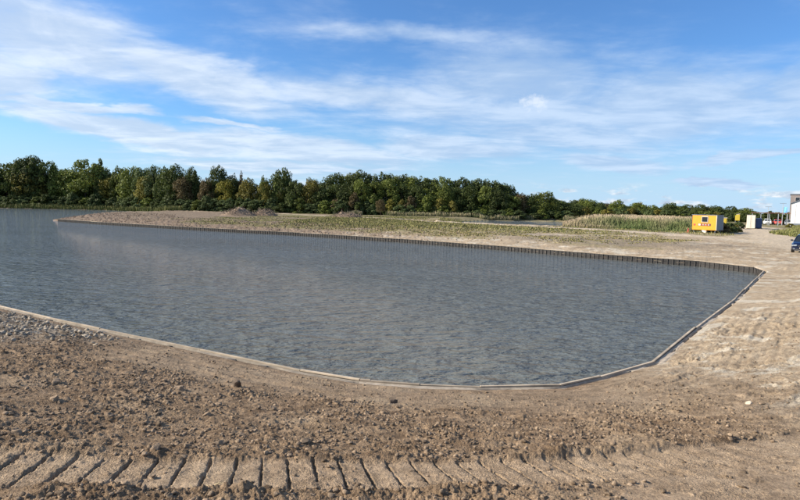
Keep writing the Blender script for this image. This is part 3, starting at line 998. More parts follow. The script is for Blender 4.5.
# ------------------------------------------------------------------ vegetation prototypes
TREES = [
    (-177.6, 247.8, 17.5, 15.8, 'round', 'dark', ''), (-168.8, 248.2, 18.1, 12.5, 'round', 'mid', ''), (-162.9, 248.4, 20.0, 9.2, 'tall', 'dark', ''),
    (-157.4, 248.4, 21.3, 11.2, 'tall', 'dark', 'tallest dark green tree near the left end of the belt'), (-151.8, 248.5, 19.4, 10.1, 'round', 'mid', ''), (-158.2, 248.4, 15.4, 12.2, 'round', 'olive', 'olive green tree glowing in front of the tallest dark trees at the left'),
    (-143.8, 248.7, 15.7, 9.9, 'round', 'mid', ''), (-135.2, 248.8, 20.1, 13.7, 'round', 'mid', 'broad domed mid green tree near the left, with a thin spire right of it'), (-128.8, 248.9, 21.1, 5.8, 'spire', 'grey', 'slender pale green spire beside the broad domed tree at the left'),
    (-122.8, 246.3, 13.1, 8.1, 'round', 'yellow', 'yellow green small tree standing above the left tip of the peninsula'), (-119.4, 245.4, 17.7, 7.6, 'tall', 'mid', ''), (-111.8, 240.1, 17.5, 9.2, 'round', 'mid', ''),
    (-104.6, 235.0, 16.5, 6.7, 'tall', 'grey', ''), (-101.8, 231.5, 13.2, 7.0, 'round', 'olive', ''), (-98.3, 230.7, 17.2, 7.4, 'round', 'grey', ''),
    (-92.3, 226.6, 16.3, 6.8, 'round', 'dark', ''), (-86.4, 222.7, 17.3, 8.3, 'round', 'dark', ''), (-82.0, 217.9, 12.2, 6.4, 'round', 'rust', 'rust brown round tree between two dark trees left of the yellow one'),
    (-78.9, 218.8, 16.4, 5.2, 'tall', 'dark', 'narrow dark tree right of the rust brown tree'), (-72.0, 215.1, 11.9, 5.5, 'round', 'rust', ''), (-68.3, 216.5, 16.5, 7.1, 'round', 'dark', ''),
    (-64.4, 213.5, 11.6, 6.6, 'round', 'yellow', 'brightest yellow tree of the belt, above the brush heap'), (-59.2, 214.6, 14.7, 3.1, 'spire', 'rust', 'thin reddish spire right of the yellow tree'), (-55.8, 211.5, 12.1, 6.4, 'round', 'olive', ''),
    (-62.0, 215.2, 14.0, 4.6, 'tall', 'dark', ''), (-49.7, 210.2, 13.2, 3.7, 'tall', 'mid', ''), (-49.3, 210.1, 10.7, 5.2, 'round', 'olive', 'small olive tree just left of the dark cone shaped one'),
    (-43.7, 211.2, 16.3, 7.5, 'tall', 'dark', 'dark tall tree peaking above its neighbours right of the brush heap'), (-37.7, 208.0, 11.6, 6.6, 'round', 'dark', ''), (-32.2, 207.5, 12.8, 5.8, 'round', 'olive', ''),
    (-43.9, 208.9, 7.2, 3.0, 'tall', 'olive', ''), (-31.1, 207.4, 9.9, 5.1, 'round', 'rust', ''), (50.9, 204.8, 9.5, 8.0, 'round', 'mid', 'separate bright green tree left of the far low trees, beside the back water'),
    (46.1, 204.2, 8.3, 5.8, 'round', 'dark', ''), (42.2, 203.8, 8.6, 5.0, 'round', 'rust', ''), (-189.7, 255.0, 13.8, 12.3, 'tall', 'mid', ''),
    (-183.3, 252.8, 14.0, 12.9, 'round', 'mid', ''), (-179.3, 253.2, 14.1, 11.1, 'round', 'mid', ''), (-175.3, 253.7, 15.7, 12.3, 'round', 'dark', ''),
    (-169.7, 253.3, 16.7, 10.0, 'round', 'dark', ''), (-165.1, 254.6, 19.0, 10.2, 'round', 'dark', ''), (-161.2, 257.5, 17.5, 11.4, 'round', 'dark', ''),
    (-154.6, 255.2, 15.1, 12.8, 'round', 'dark', ''), (-151.0, 256.3, 16.3, 9.8, 'round', 'mid', ''), (-145.8, 256.0, 15.8, 11.7, 'round', 'dark', ''),
    (-142.5, 258.3, 16.2, 10.9, 'round', 'dark', ''), (-138.0, 257.6, 16.7, 11.8, 'round', 'mid', ''), (-132.1, 255.0, 17.9, 11.0, 'round', 'mid', ''),
    (-126.6, 255.5, 14.9, 9.6, 'round', 'dark', ''), (-119.0, 251.1, 15.5, 9.5, 'tall', 'mid', ''), (-111.5, 244.6, 14.8, 9.3, 'round', 'dark', ''),
    (-104.1, 238.8, 14.5, 11.0, 'tall', 'mid', ''), (-98.7, 237.3, 13.2, 9.0, 'tall', 'dark', ''), (-92.7, 232.8, 14.1, 9.3, 'round', 'mid', ''),
    (-87.2, 229.7, 14.5, 8.4, 'round', 'dark', ''), (-83.0, 228.5, 13.8, 10.5, 'round', 'dark', ''), (-77.8, 224.3, 11.2, 9.5, 'tall', 'dark', ''),
    (-73.9, 225.0, 11.8, 7.8, 'round', 'dark', ''), (-68.9, 225.1, 12.4, 9.8, 'round', 'dark', ''), (-64.2, 222.7, 12.4, 8.0, 'round', 'dark', ''),
    (-58.7, 220.7, 10.1, 9.8, 'round', 'dark', ''), (-54.1, 219.3, 10.7, 8.4, 'tall', 'dark', ''), (-49.6, 219.7, 12.4, 8.0, 'round', 'dark', ''),
    (-44.9, 218.4, 13.9, 7.7, 'tall', 'mid', ''), (-40.2, 219.1, 11.2, 8.7, 'round', 'dark', ''), (-36.5, 219.4, 10.4, 8.7, 'tall', 'mid', ''),
    (-32.6, 220.4, 11.8, 7.7, 'round', 'dark', ''), (-28.0, 213.1, 12.9, 7.5, 'tall', 'dark', ''), (-24.6, 213.7, 15.1, 8.5, 'tall', 'dark', ''),
    (-20.8, 213.2, 14.4, 6.7, 'tall', 'mid', ''), (-17.4, 213.2, 15.0, 8.3, 'tall', 'dark', ''), (-14.2, 210.4, 16.1, 7.3, 'tall', 'dark', ''),
    (-10.5, 209.8, 14.6, 6.3, 'tall', 'dark', ''), (-6.7, 211.4, 15.4, 8.7, 'tall', 'dark', ''), (-3.3, 209.3, 14.8, 7.8, 'round', 'mid', ''),
    (0.4, 212.3, 15.0, 7.1, 'tall', 'dark', ''), (4.0, 209.3, 14.1, 8.6, 'tall', 'mid', ''), (7.3, 211.6, 14.1, 8.7, 'tall', 'dark', ''),
    (10.5, 208.0, 13.4, 7.7, 'tall', 'dark', ''), (14.0, 207.5, 13.9, 8.5, 'round', 'mid', ''), (18.0, 211.4, 13.6, 7.2, 'tall', 'mid', ''),
    (21.3, 208.7, 14.0, 8.4, 'tall', 'dark', ''), (25.1, 208.3, 13.3, 7.4, 'tall', 'dark', ''), (29.0, 208.5, 13.7, 7.7, 'tall', 'dark', ''),
    (32.0, 206.6, 13.0, 8.6, 'tall', 'dark', ''), (34.8, 206.4, 12.1, 8.6, 'round', 'dark', ''), (38.1, 207.8, 11.7, 7.4, 'tall', 'dark', ''),
    (43.3, 216.8, 8.6, 7.0, 'round', 'mid', ''), (47.0, 216.6, 7.4, 8.5, 'tall', 'mid', ''), (51.6, 216.3, 8.3, 7.0, 'round', 'mid', ''),
    (56.0, 216.6, 7.5, 8.9, 'round', 'dark', ''), (60.7, 217.1, 6.2, 7.4, 'tall', 'dark', ''), (64.2, 217.0, 6.0, 8.9, 'round', 'dark', ''),
    (-28.1, 206.6, 9.2, 7.2, 'round', 'dark', ''), (-23.3, 206.9, 10.7, 7.7, 'round', 'dark', ''), (-19.2, 206.0, 10.9, 7.2, 'round', 'dark', ''),
    (-14.3, 205.3, 12.4, 6.4, 'round', 'mid', ''), (-9.6, 204.8, 11.7, 6.4, 'round', 'mid', ''), (-4.9, 205.1, 12.7, 7.2, 'round', 'mid', ''),
    (0.1, 205.0, 11.1, 5.7, 'round', 'dark', ''), (5.3, 203.1, 10.5, 5.7, 'round', 'dark', ''), (10.1, 204.3, 9.8, 7.2, 'round', 'mid', ''),
    (14.9, 202.9, 11.2, 6.0, 'round', 'mid', ''), (19.0, 203.1, 10.3, 5.7, 'round', 'dark', ''), (23.9, 202.9, 10.9, 6.9, 'round', 'dark', ''),
    (28.9, 202.4, 10.9, 6.6, 'round', 'mid', ''), (33.2, 201.5, 9.9, 7.0, 'round', 'dark', ''), (37.8, 203.5, 8.1, 7.2, 'round', 'mid', ''),
]
SHRUBS = [
    (-15.9, 201.1, 8.0, 4.9, 'bush', 'rust', 'pinkish brown shrub against the dark dense part of the belt'), (-22.9, 201.8, 5.4, 4.6, 'bush', 'rust', ''), (-3.4, 199.8, 5.8, 4.5, 'bush', 'yellow', 'bright yellow shrub at the foot of the dense dark belt'),
    (0.4, 199.5, 5.6, 4.1, 'bush', 'olive', ''), (3.1, 199.3, 7.0, 4.5, 'bush', 'rust', ''), (13.4, 198.6, 6.5, 4.8, 'bush', 'olive', ''),
    (17.5, 198.3, 5.6, 4.1, 'bush', 'olive', ''), (8.9, 198.9, 7.4, 4.8, 'bush', 'mid', ''), (-10.0, 200.5, 5.7, 4.2, 'bush', 'mid', ''),
    (-175.1, 240.9, 3.6, 7.1, 'bush', 'grey', ''), (-172.0, 242.0, 4.0, 6.6, 'bush', 'grey', ''), (-168.3, 241.8, 4.5, 6.6, 'bush', 'grey', ''),
    (-165.2, 241.6, 3.9, 6.4, 'bush', 'grey', ''), (-161.3, 241.0, 4.8, 7.6, 'bush', 'dark', ''), (-158.7, 242.4, 4.6, 7.4, 'bush', 'grey', ''),
    (-155.2, 242.5, 4.1, 8.6, 'bush', 'grey', ''), (-150.8, 241.4, 4.2, 6.4, 'bush', 'mid', ''), (-148.1, 242.2, 5.6, 8.0, 'bush', 'dark', ''),
    (-144.7, 242.2, 4.8, 7.1, 'bush', 'dark', ''), (-141.1, 242.1, 4.5, 7.6, 'bush', 'grey', ''), (-137.2, 241.2, 6.4, 5.9, 'bush', 'grey', ''),
    (-133.5, 240.9, 4.2, 7.9, 'bush', 'dark', ''), (-130.3, 241.4, 4.3, 7.8, 'bush', 'mid', ''), (-126.8, 241.5, 6.0, 7.8, 'bush', 'grey', ''),
    (-123.2, 241.1, 4.3, 6.1, 'bush', 'dark', ''), (-118.9, 240.3, 4.6, 7.7, 'bush', 'grey', ''), (-114.5, 237.4, 4.1, 6.7, 'bush', 'grey', ''),
    (-109.0, 233.6, 5.2, 8.3, 'bush', 'grey', ''), (-103.6, 228.8, 5.2, 5.9, 'bush', 'grey', ''), (-99.1, 226.5, 4.8, 7.1, 'bush', 'mid', ''),
    (-93.5, 221.9, 4.5, 5.5, 'bush', 'dark', ''), (-88.5, 218.3, 4.4, 5.4, 'bush', 'grey', ''), (-84.5, 215.2, 5.9, 6.5, 'bush', 'dark', ''),
    (-80.9, 212.7, 4.2, 5.9, 'bush', 'grey', ''), (-77.1, 211.9, 4.1, 6.2, 'bush', 'grey', ''), (-73.5, 209.9, 4.1, 4.9, 'bush', 'mid', ''),
    (-70.5, 209.2, 5.7, 5.6, 'bush', 'grey', ''), (-67.3, 210.0, 4.9, 6.3, 'bush', 'grey', ''), (-64.1, 208.5, 4.3, 6.2, 'bush', 'grey', ''),
    (-61.4, 208.0, 5.1, 4.8, 'bush', 'grey', ''), (-57.6, 207.0, 5.3, 4.5, 'bush', 'dark', ''), (-54.5, 207.0, 4.9, 6.1, 'bush', 'grey', ''),
    (-51.4, 205.6, 4.7, 6.5, 'bush', 'grey', ''), (-48.7, 205.5, 4.6, 6.4, 'bush', 'dark', ''), (-45.7, 204.6, 5.4, 4.6, 'bush', 'grey', ''),
    (-41.9, 202.5, 3.6, 6.0, 'bush', 'dark', ''), (-39.0, 203.6, 5.5, 4.8, 'bush', 'dark', ''), (-35.5, 203.0, 5.4, 6.2, 'bush', 'mid', ''),
    (-32.3, 202.3, 3.6, 5.9, 'bush', 'grey', ''), (-29.4, 202.3, 3.7, 5.9, 'bush', 'grey', ''), (-26.2, 201.7, 4.8, 6.2, 'bush', 'mid', ''),
    (-23.4, 201.6, 4.7, 4.6, 'bush', 'mid', ''), (-20.5, 200.1, 5.1, 6.0, 'bush', 'grey', ''), (-18.2, 201.7, 4.9, 5.1, 'bush', 'dark', ''),
    (-14.9, 199.9, 4.7, 5.2, 'bush', 'dark', ''), (-12.2, 200.7, 4.8, 5.7, 'bush', 'grey', ''), (-9.7, 199.8, 3.9, 4.6, 'bush', 'grey', ''),
    (-6.3, 199.5, 3.3, 4.4, 'bush', 'dark', ''), (-3.6, 199.9, 3.7, 4.6, 'bush', 'grey', ''), (-0.2, 198.2, 3.8, 6.4, 'bush', 'grey', ''),
    (3.0, 197.9, 3.9, 4.2, 'bush', 'grey', ''), (6.0, 198.5, 3.6, 6.2, 'bush', 'mid', ''), (8.6, 199.0, 2.8, 4.9, 'bush', 'dark', ''),
    (11.8, 198.5, 3.6, 6.1, 'bush', 'grey', ''), (14.5, 197.8, 3.9, 6.1, 'bush', 'mid', ''), (17.1, 198.7, 3.3, 6.0, 'bush', 'dark', ''),
    (19.7, 198.4, 2.4, 4.9, 'bush', 'mid', ''), (22.5, 196.7, 2.3, 5.0, 'bush', 'grey', ''), (25.5, 196.9, 2.5, 6.1, 'bush', 'grey', ''),
    (28.0, 197.2, 3.1, 5.1, 'bush', 'mid', ''), (31.1, 197.1, 2.8, 6.0, 'bush', 'grey', ''), (34.2, 197.1, 3.0, 5.6, 'bush', 'grey', ''),
    (36.8, 197.4, 3.5, 5.0, 'bush', 'mid', ''), (40.1, 197.4, 3.1, 5.9, 'bush', 'grey', ''), (42.9, 199.0, 1.7, 5.0, 'bush', 'dark', ''),
    (46.2, 199.0, 2.1, 5.8, 'bush', 'grey', ''), (48.7, 199.2, 3.4, 5.1, 'bush', 'mid', ''), (51.4, 200.5, 2.8, 4.7, 'bush', 'grey', ''),
    (54.3, 199.6, 2.8, 4.6, 'bush', 'dark', ''), (57.2, 201.2, 3.0, 6.4, 'bush', 'grey', ''),
]
FAR_TREES = [
    (68.8, 257.0, 7.9, 6.8, 'round', 'mid', ''), (73.2, 263.3, 7.1, 5.4, 'round', 'dark', ''), (78.8, 263.6, 7.7, 7.1, 'round', 'dark', ''),
    (81.6, 258.1, 8.6, 6.3, 'round', 'mid', ''), (83.4, 254.1, 7.7, 6.7, 'round', 'mid', ''), (90.4, 262.9, 7.0, 6.1, 'round', 'dark', ''),
    (91.4, 246.1, 8.0, 5.9, 'round', 'mid', ''), (97.7, 253.8, 6.3, 5.5, 'round', 'dark', ''), (99.8, 246.0, 6.7, 6.6, 'round', 'mid', ''),
    (104.9, 254.3, 7.3, 6.9, 'round', 'olive', ''), (105.2, 242.7, 6.0, 5.2, 'round', 'mid', ''), (112.8, 242.8, 7.2, 6.5, 'round', 'dark', ''),
    (120.9, 251.1, 5.9, 7.8, 'round', 'mid', ''), (123.0, 248.3, 6.8, 5.9, 'round', 'dark', ''), (120.2, 232.9, 6.5, 6.3, 'round', 'dark', ''),
    (125.9, 231.7, 6.0, 6.9, 'round', 'dark', ''), (136.1, 239.7, 6.2, 5.7, 'round', 'dark', ''), (140.8, 236.5, 5.5, 6.9, 'round', 'mid', ''),
    (142.4, 235.1, 4.4, 7.6, 'round', 'mid', ''), (76.1, 284.1, 6.7, 9.0, 'round', 'dark', ''), (80.6, 285.3, 6.8, 7.2, 'round', 'mid', ''),
    (87.6, 295.8, 6.6, 6.7, 'round', 'dark', ''), (85.1, 275.5, 8.0, 8.9, 'round', 'olive', ''), (90.4, 283.2, 7.8, 7.2, 'round', 'dark', ''),
    (98.3, 294.0, 6.5, 6.5, 'round', 'dark', ''), (96.2, 276.0, 6.7, 7.1, 'round', 'mid', ''), (97.9, 270.6, 6.7, 8.3, 'round', 'rust', ''),
    (100.3, 268.1, 6.4, 6.1, 'round', 'dark', ''), (104.1, 269.2, 5.7, 8.0, 'round', 'dark', ''), (111.4, 277.0, 5.8, 7.5, 'round', 'mid', ''),
    (110.3, 266.3, 5.8, 6.3, 'round', 'olive', ''), (111.7, 262.8, 5.3, 6.3, 'round', 'dark', ''), (115.0, 262.2, 4.8, 8.5, 'round', 'dark', ''),
    (122.2, 271.8, 5.3, 7.6, 'round', 'dark', ''), (125.5, 269.9, 6.3, 8.8, 'round', 'dark', ''), (131.7, 276.8, 5.7, 8.8, 'round', 'dark', ''),
    (126.0, 256.6, 5.4, 7.8, 'round', 'rust', ''), (138.0, 275.2, 5.7, 7.7, 'round', 'dark', ''), (131.9, 256.8, 5.2, 8.3, 'round', 'olive', ''),
    (135.6, 256.8, 5.6, 9.0, 'round', 'olive', ''), (135.6, 250.8, 5.5, 7.3, 'round', 'olive', ''), (139.0, 250.9, 5.0, 8.2, 'round', 'dark', ''),
    (148.5, 262.1, 5.0, 9.0, 'round', 'mid', ''), (144.8, 249.4, 5.0, 6.9, 'round', 'dark', ''), (145.4, 245.5, 4.3, 8.7, 'round', 'dark', ''),
    (152.2, 250.8, 3.8, 6.5, 'round', 'olive', ''), (151.1, 244.3, 3.4, 8.6, 'round', 'rust', ''), (69.8, 239.0, 4.8, 6.0, 'bush', 'olive', ''),
    (75.6, 246.2, 4.8, 5.9, 'bush', 'grey', ''), (74.4, 233.7, 4.7, 5.7, 'bush', 'olive', ''), (78.5, 238.7, 4.7, 5.4, 'bush', 'mid', ''),
    (81.2, 236.9, 4.6, 4.4, 'bush', 'mid', ''), (82.4, 231.5, 4.5, 5.8, 'bush', 'olive', ''), (88.8, 240.6, 4.5, 4.5, 'bush', 'grey', ''),
    (89.8, 234.2, 4.4, 5.8, 'bush', 'grey', ''), (93.1, 234.6, 4.4, 6.8, 'bush', 'olive', ''), (97.5, 238.7, 4.3, 6.0, 'bush', 'grey', ''),
    (98.2, 233.6, 4.3, 4.8, 'bush', 'dark', ''), (97.5, 226.1, 4.2, 4.8, 'bush', 'grey', ''), (103.8, 233.8, 4.2, 6.6, 'bush', 'olive', ''),
    (101.5, 223.0, 4.1, 5.1, 'bush', 'grey', ''), (104.3, 222.6, 4.0, 5.7, 'bush', 'dark', ''), (108.0, 225.3, 4.0, 5.2, 'bush', 'mid', ''),
    (112.6, 229.0, 3.9, 6.6, 'bush', 'grey', ''), (114.2, 225.9, 3.9, 5.1, 'bush', 'dark', ''), (116.9, 225.7, 3.8, 6.1, 'bush', 'mid', ''),
    (118.6, 223.2, 3.8, 6.7, 'bush', 'mid', ''), (120.7, 221.6, 3.7, 6.7, 'bush', 'olive', ''), (123.1, 221.9, 3.7, 4.5, 'bush', 'grey', ''),
    (121.9, 214.3, 3.6, 4.3, 'bush', 'grey', ''), (126.9, 217.7, 3.6, 6.0, 'bush', 'mid', ''), (125.8, 210.9, 3.5, 6.0, 'bush', 'dark', ''),
    (134.2, 219.7, 3.4, 5.3, 'bush', 'dark', ''), (135.0, 216.1, 3.4, 5.1, 'bush', 'grey', ''), (137.7, 216.3, 3.3, 5.2, 'bush', 'dark', ''),
]


def crown_mesh(name, kind, seed, nleaf=5600, lsize=0.023):
    """crown of many leaf-sized faces; height normalised to 1, half width about 0.5 (scaled per tree)"""
    rg = np.random.RandomState(seed)
    if kind == 'round': z0, ncl = 0.10, 62
    elif kind == 'tall': z0, ncl = 0.08, 56
    elif kind == 'spire': z0, ncl = 0.12, 46
    else: z0, ncl = 0.0, 44
    C, Rr = [], []
    lean = rg.uniform(-.06, .06, 2)
    for k in range(ncl):
        t = (k + rg.uniform(0, 1)) / ncl
        if kind == 'round': prof = math.sqrt(max(0.02, 1 - ((t - 0.42) / 0.62) ** 2))
        elif kind == 'tall': prof = 0.92 * math.sqrt(max(0.02, 1 - ((t - 0.4) / 0.66) ** 2))
        elif kind == 'spire': prof = (1 - t) ** 0.8 * (0.6 + 0.4 * min(1, t * 5))
        else: prof = math.sqrt(max(0, 1 - t * t)) * 1.0
        a = rg.uniform(0, 6.28)
        rr = (0.42 * prof) * (0.45 + 0.55 * math.sqrt(rg.uniform()))
        z = z0 + (0.93 - z0) * t
        C.append((math.cos(a) * rr + lean[0] * t, math.sin(a) * rr + lean[1] * t, z))
        Rr.append(rg.uniform(0.055, 0.125) * (0.75 + .5 * prof))
    for k in range(7):         # stray shoots that break the outline
        a, t = rg.uniform(0, 6.28), rg.uniform(.55, 1)
        rr = 0.36 * (1 - t) ** .5 * rg.uniform(.6, 1.2)
        C.append((math.cos(a) * rr, math.sin(a) * rr, z0 + (1.0 - z0) * t))
        Rr.append(rg.uniform(.03, .055))
    C, Rr = np.array(C), np.array(Rr)
    w = Rr ** 2
    pick = rg.choice(len(C), nleaf, p=w / w.sum())
    dr = rg.normal(size=(nleaf, 3))
    dr /= np.linalg.norm(dr, axis=1)[:, None]
    dist = 0.55 + 0.55 * rg.uniform(size=nleaf) ** 0.5
    pos = C[pick] + dr * (Rr[pick] * dist)[:, None] * np.array([1.15, 1.15, 0.85])
    pos[:, 2] = np.maximum(pos[:, 2], 0.005)
    nrm = dr * 0.9 + rg.normal(size=(nleaf, 3)) * 0.55 + np.array([0, 0, .35])
    nrm /= np.linalg.norm(nrm, axis=1)[:, None]
    t1 = np.cross(nrm, rg.normal(size=(nleaf, 3)))
    t1 /= np.linalg.norm(t1, axis=1)[:, None]
    t2 = np.cross(nrm, t1)
    s1 = lsize * rg.uniform(.6, 1.5, nleaf)[:, None]
    s2 = s1 * rg.uniform(.45, .8, nleaf)[:, None]
    V = np.stack([pos - t1 * s1, pos - t2 * s2, pos + t1 * s1, pos + t2 * s2], 1).reshape(-1, 3)
    F = np.arange(nleaf * 4).reshape(-1, 4)
    return mesh_np(name, V, F)


def trunk_mesh(name, seed, multi=False):
    rg = random.Random(seed)
    mb = MB()
    n = 4 if multi else 1
    for q in range(n):
        ox, oy = (rg.uniform(-.05, .05), rg.uniform(-.05, .05)) if multi else (0, 0)
        p, rad_ = Vector((ox, oy, -0.03)), 0.012 if multi else 0.022
        for k in range(5):
            nx = p + Vector((rg.uniform(-.03, .03) + ox * .6, rg.uniform(-.03, .03) + oy * .6, 0.15))
            mb.tube(p, nx, rad_, rad_ * .78, 6)
            if k >= 1:
                for _ in range(2):
                    a = rg.uniform(0, 6.28)
                    e = nx + Vector((math.cos(a) * .22, math.sin(a) * .22, rg.uniform(.06, .16))) * (1 - k * .12)
                    mb.tube(nx, e, rad_ * .5, rad_ * .15, 4)
            p, rad_ = nx, rad_ * .78
    me = mb.mesh(name)
    me.materials.append(MAT['bark'])
    return me


CR = {
    'round': [crown_mesh('crown', 'round', s) for s in (1, 2, 3, 4)],
    'tall': [crown_mesh('crown', 'tall', s) for s in (11, 12, 13)],
    'spire': [crown_mesh('crown', 'spire', s, 3000) for s in (21, 22)],
    'bush': [crown_mesh('foliage', 'bush', s, 3200, 0.040) for s in (31, 32, 33, 34)],
}
for L_ in CR.values():
    for q in L_:
        q.materials.append(None)
TK = [trunk_mesh('trunk', s) for s in (1, 2, 3)]
TKM = [trunk_mesh('stem', s, True) for s in (5, 6)]
KIND_W = dict(round='round', tall='upright', spire='slender', bush='low')
COL_W = dict(dark='dark green', mid='mid green', olive='olive green', yellow='yellowish', rust='brownish', grey='pale grey-green')


def plant(name, x, y, h, w, kind, colr, label, group, cat):
    o = empty(name, (x, y, max(gz(x, y), 0.0) - 0.05), random.uniform(0, 6.28))
    tag(o, label, cat, group)
    cm = random.choice(CR[kind])
    c = bpy.data.objects.new('foliage' if kind == 'bush' else 'crown', cm)
    c.parent = o
    c.scale = (w * (1.06 if kind == 'bush' else 1.24), w * (1.06 if kind == 'bush' else 1.24), h)
    col.objects.link(c)
    c.material_slots[0].link = 'OBJECT'
    c.material_slots[0].material = MAT['leaf_' + colr]
    t = bpy.data.objects.new('stem' if kind == 'bush' else 'trunk', random.choice(TKM if kind == 'bush' else TK))
    t.parent = o
    t.scale = (max(w, h * .6), max(w, h * .6), h)
    col.objects.link(t)
    return o


FRONT = [(-300, 236), (-162, 240), (-120, 240), (-98, 224), (-78, 210), (-40, 201), (0, 197), (30, 195), (60, 199), (75, 215), (90, 235)]


ZONES = ((-31, 'at the far left shore'), (-28, 'left of the slender pale spire'),
         (-24, 'above the left tip of the peninsula'), (-20.5, 'left of the rust brown tree'),
         (-16.5, 'around the brightest yellow tree'), (-13.5, 'above the two brush heaps'),
         (-9.5, 'right of the brush heaps'), (-6, 'above the low pinkish heap'),
         (-2.5, 'left of the lone sapling'), (0.5, 'above the lone sapling'),
         (4, 'right of the lone sapling'), (8, 'left of the back water'),
         (11, 'above the back water'), (99, 'beside the back water reeds'))


def zone_of(a):
    return next(z for lim, z in ZONES if a < lim)


def front_pt(x, y):
    xs = [p[0] for p in FRONT]
    k = 0.95
    return x * k, float(np.interp(x * k, xs, [p[1] for p in FRONT]))


for (x, y, h, w, kind, colr, note) in TREES:
    a = math.degrees(math.atan2(x, y))
    zone = zone_of(a)
    ky = 'tall' if h > 17 else 'lower' if h < 11.5 else ''
    row = 'front row' if math.hypot(x, y) < math.hypot(*front_pt(x, y)) + 11.5 else 'back row'
    label = note or ' '.join(('%s %s %s tree, %s, %s' % (ky, COL_W[colr], KIND_W[kind], row, zone)).split())
    plant('spire_tree' if kind == 'spire' else 'broadleaf_tree', x, y, h, w, kind, colr, label, 'trees of the high belt beyond the pond', 'tree')
for (x, y, h, w, kind, colr, note) in SHRUBS:
    a = math.degrees(math.atan2(x, y))
    zone = zone_of(a)
    plant('shrub', x, y, h, w, kind, colr, note or '%s shrub %s' % (COL_W[colr], zone), 'shrubs along the foot of the tree belt', 'shrub')
for (x, y, h, w, kind, colr, note) in FAR_TREES:
    a = math.degrees(math.atan2(x, y))
    zone = 'behind the reed bed' if a < 24 else 'behind the yellow site hut' if a < 30 else 'on the horizon above the white cabin'
    plant('shrub' if kind == 'bush' else 'broadleaf_tree', x, y, h, w, kind, colr, '%s %s low on the horizon %s' % (COL_W[colr], 'bush' if kind == 'bush' else 'far tree', zone),
          'far low trees at the right', 'shrub' if kind == 'bush' else 'tree')

# thin young tree standing alone before the belt
o = plant('sapling', -5.2, 150.0, 5.0, 2.2, 'round', 'rust', 'thin brownish sapling with bare lower stem in front of the dense dark belt', None, 'tree')
for ch in o.children:
    if ch.name.startswith('crown'):
        ch.location.z = 1.5
        ch.scale.z = 3.4

# ------------------------------------------------------------------ reeds, grass, weeds
def blades(name, pts, hts, wid, lean, mat, label, extra=None, seed=1):
    rg = np.random.RandomState(seed)
    n = len(pts)
    z = ground(pts[:, 0], pts[:, 1])[0] - 0.03
    a = rg.uniform(0, math.pi, n)
    ca, sa = np.cos(a) * wid * .5, np.sin(a) * wid * .5
    la = rg.uniform(0, 6.28, n)
    lx, ly = np.cos(la) * lean * hts, np.sin(la) * lean * hts
    b0 = np.column_stack([pts[:, 0] - ca, pts[:, 1] - sa, z])
    b1 = np.column_stack([pts[:, 0] + ca, pts[:, 1] + sa, z])
    m1 = np.column_stack([pts[:, 0] + ca * .9 + lx * .4, pts[:, 1] + sa * .9 + ly * .4, z + hts * .6])
    m0 = np.column_stack([pts[:, 0] - ca * .9 + lx * .4, pts[:, 1] - sa * .9 + ly * .4, z + hts * .6])
    t1 = np.column_stack([pts[:, 0] + ca * .5 + lx, pts[:, 1] + sa * .5 + ly, z + hts])
    t0 = np.column_stack([pts[:, 0] - ca * .5 + lx, pts[:, 1] - sa * .5 + ly, z + hts])
    V = np.stack([b0, b1, m1, m0, t1, t0], 1).reshape(-1, 3)
    i = np.arange(n) * 6
    F = np.concatenate([np.column_stack([i, i + 1, i + 2, i + 3]), np.column_stack([i + 3, i + 2, i + 4, i + 5])])
    tip = np.tile([0, 0, .6, .6, 1, 1], n)
    at = dict(tip=tip)
    if extra is not None:
        at['kind_mix'] = np.repeat(extra, 6)
    me = mesh_np(name, V, F, at)
    o = link(name, me, mat)
    tag(o, label, kind='stuff')
    return o


def grass_mat(name, lo_g, lo_t, hi_g, hi_t):
    m, n, b = new_mat(name)
    rnd = n.node('ShaderNodeNewGeometry').outputs['Random Per Island']
    tip, km = attr(n, 'tip'), attr(n, 'kind_mix')
    lo = n.mix(km, lo_g, lo_t)
    hi = n.mix(km, hi_g, hi_t)
    c = n.mix(n.ramp(tip, 0.55, 0.95), lo, hi)
    c = n.node('ShaderNodeVectorMath', {0: c, 'Scale': n.ramp(rnd, 0, 1, 0.7, 1.3, False)}, operation='SCALE').outputs[0]
    n.put(b.inputs['Base Color'], c)
    b.inputs['Roughness'].default_value = 0.8
    b.inputs['Specular IOR Level'].default_value = 0.2
    return m


MAT['reed'] = grass_mat('reed', (0.085, 0.12, 0.04), (0.26, 0.21, 0.12), (0.16, 0.18, 0.07), (0.46, 0.36, 0.24))
MAT['weed'] = grass_mat('weed', (0.10, 0.12, 0.03), (0.24, 0.19, 0.08), (0.15, 0.16, 0.05), (0.34, 0.27, 0.13))
REED = [(31, 109), (32.5, 116), (38, 123), (42, 134), (42, 150), (52, 170), (75, 172), (80, 150), (62, 112), (47, 92), (44.5, 91.5), (38, 101.5)]
rg = np.random.RandomState(8)


def in_poly(poly):
    xs, ys = [p[0] for p in poly], [p[1] for p in poly]

    def f(x, y):
        return inside(x, y, poly).astype(float)
    return f, min(xs), max(xs), min(ys), max(ys)


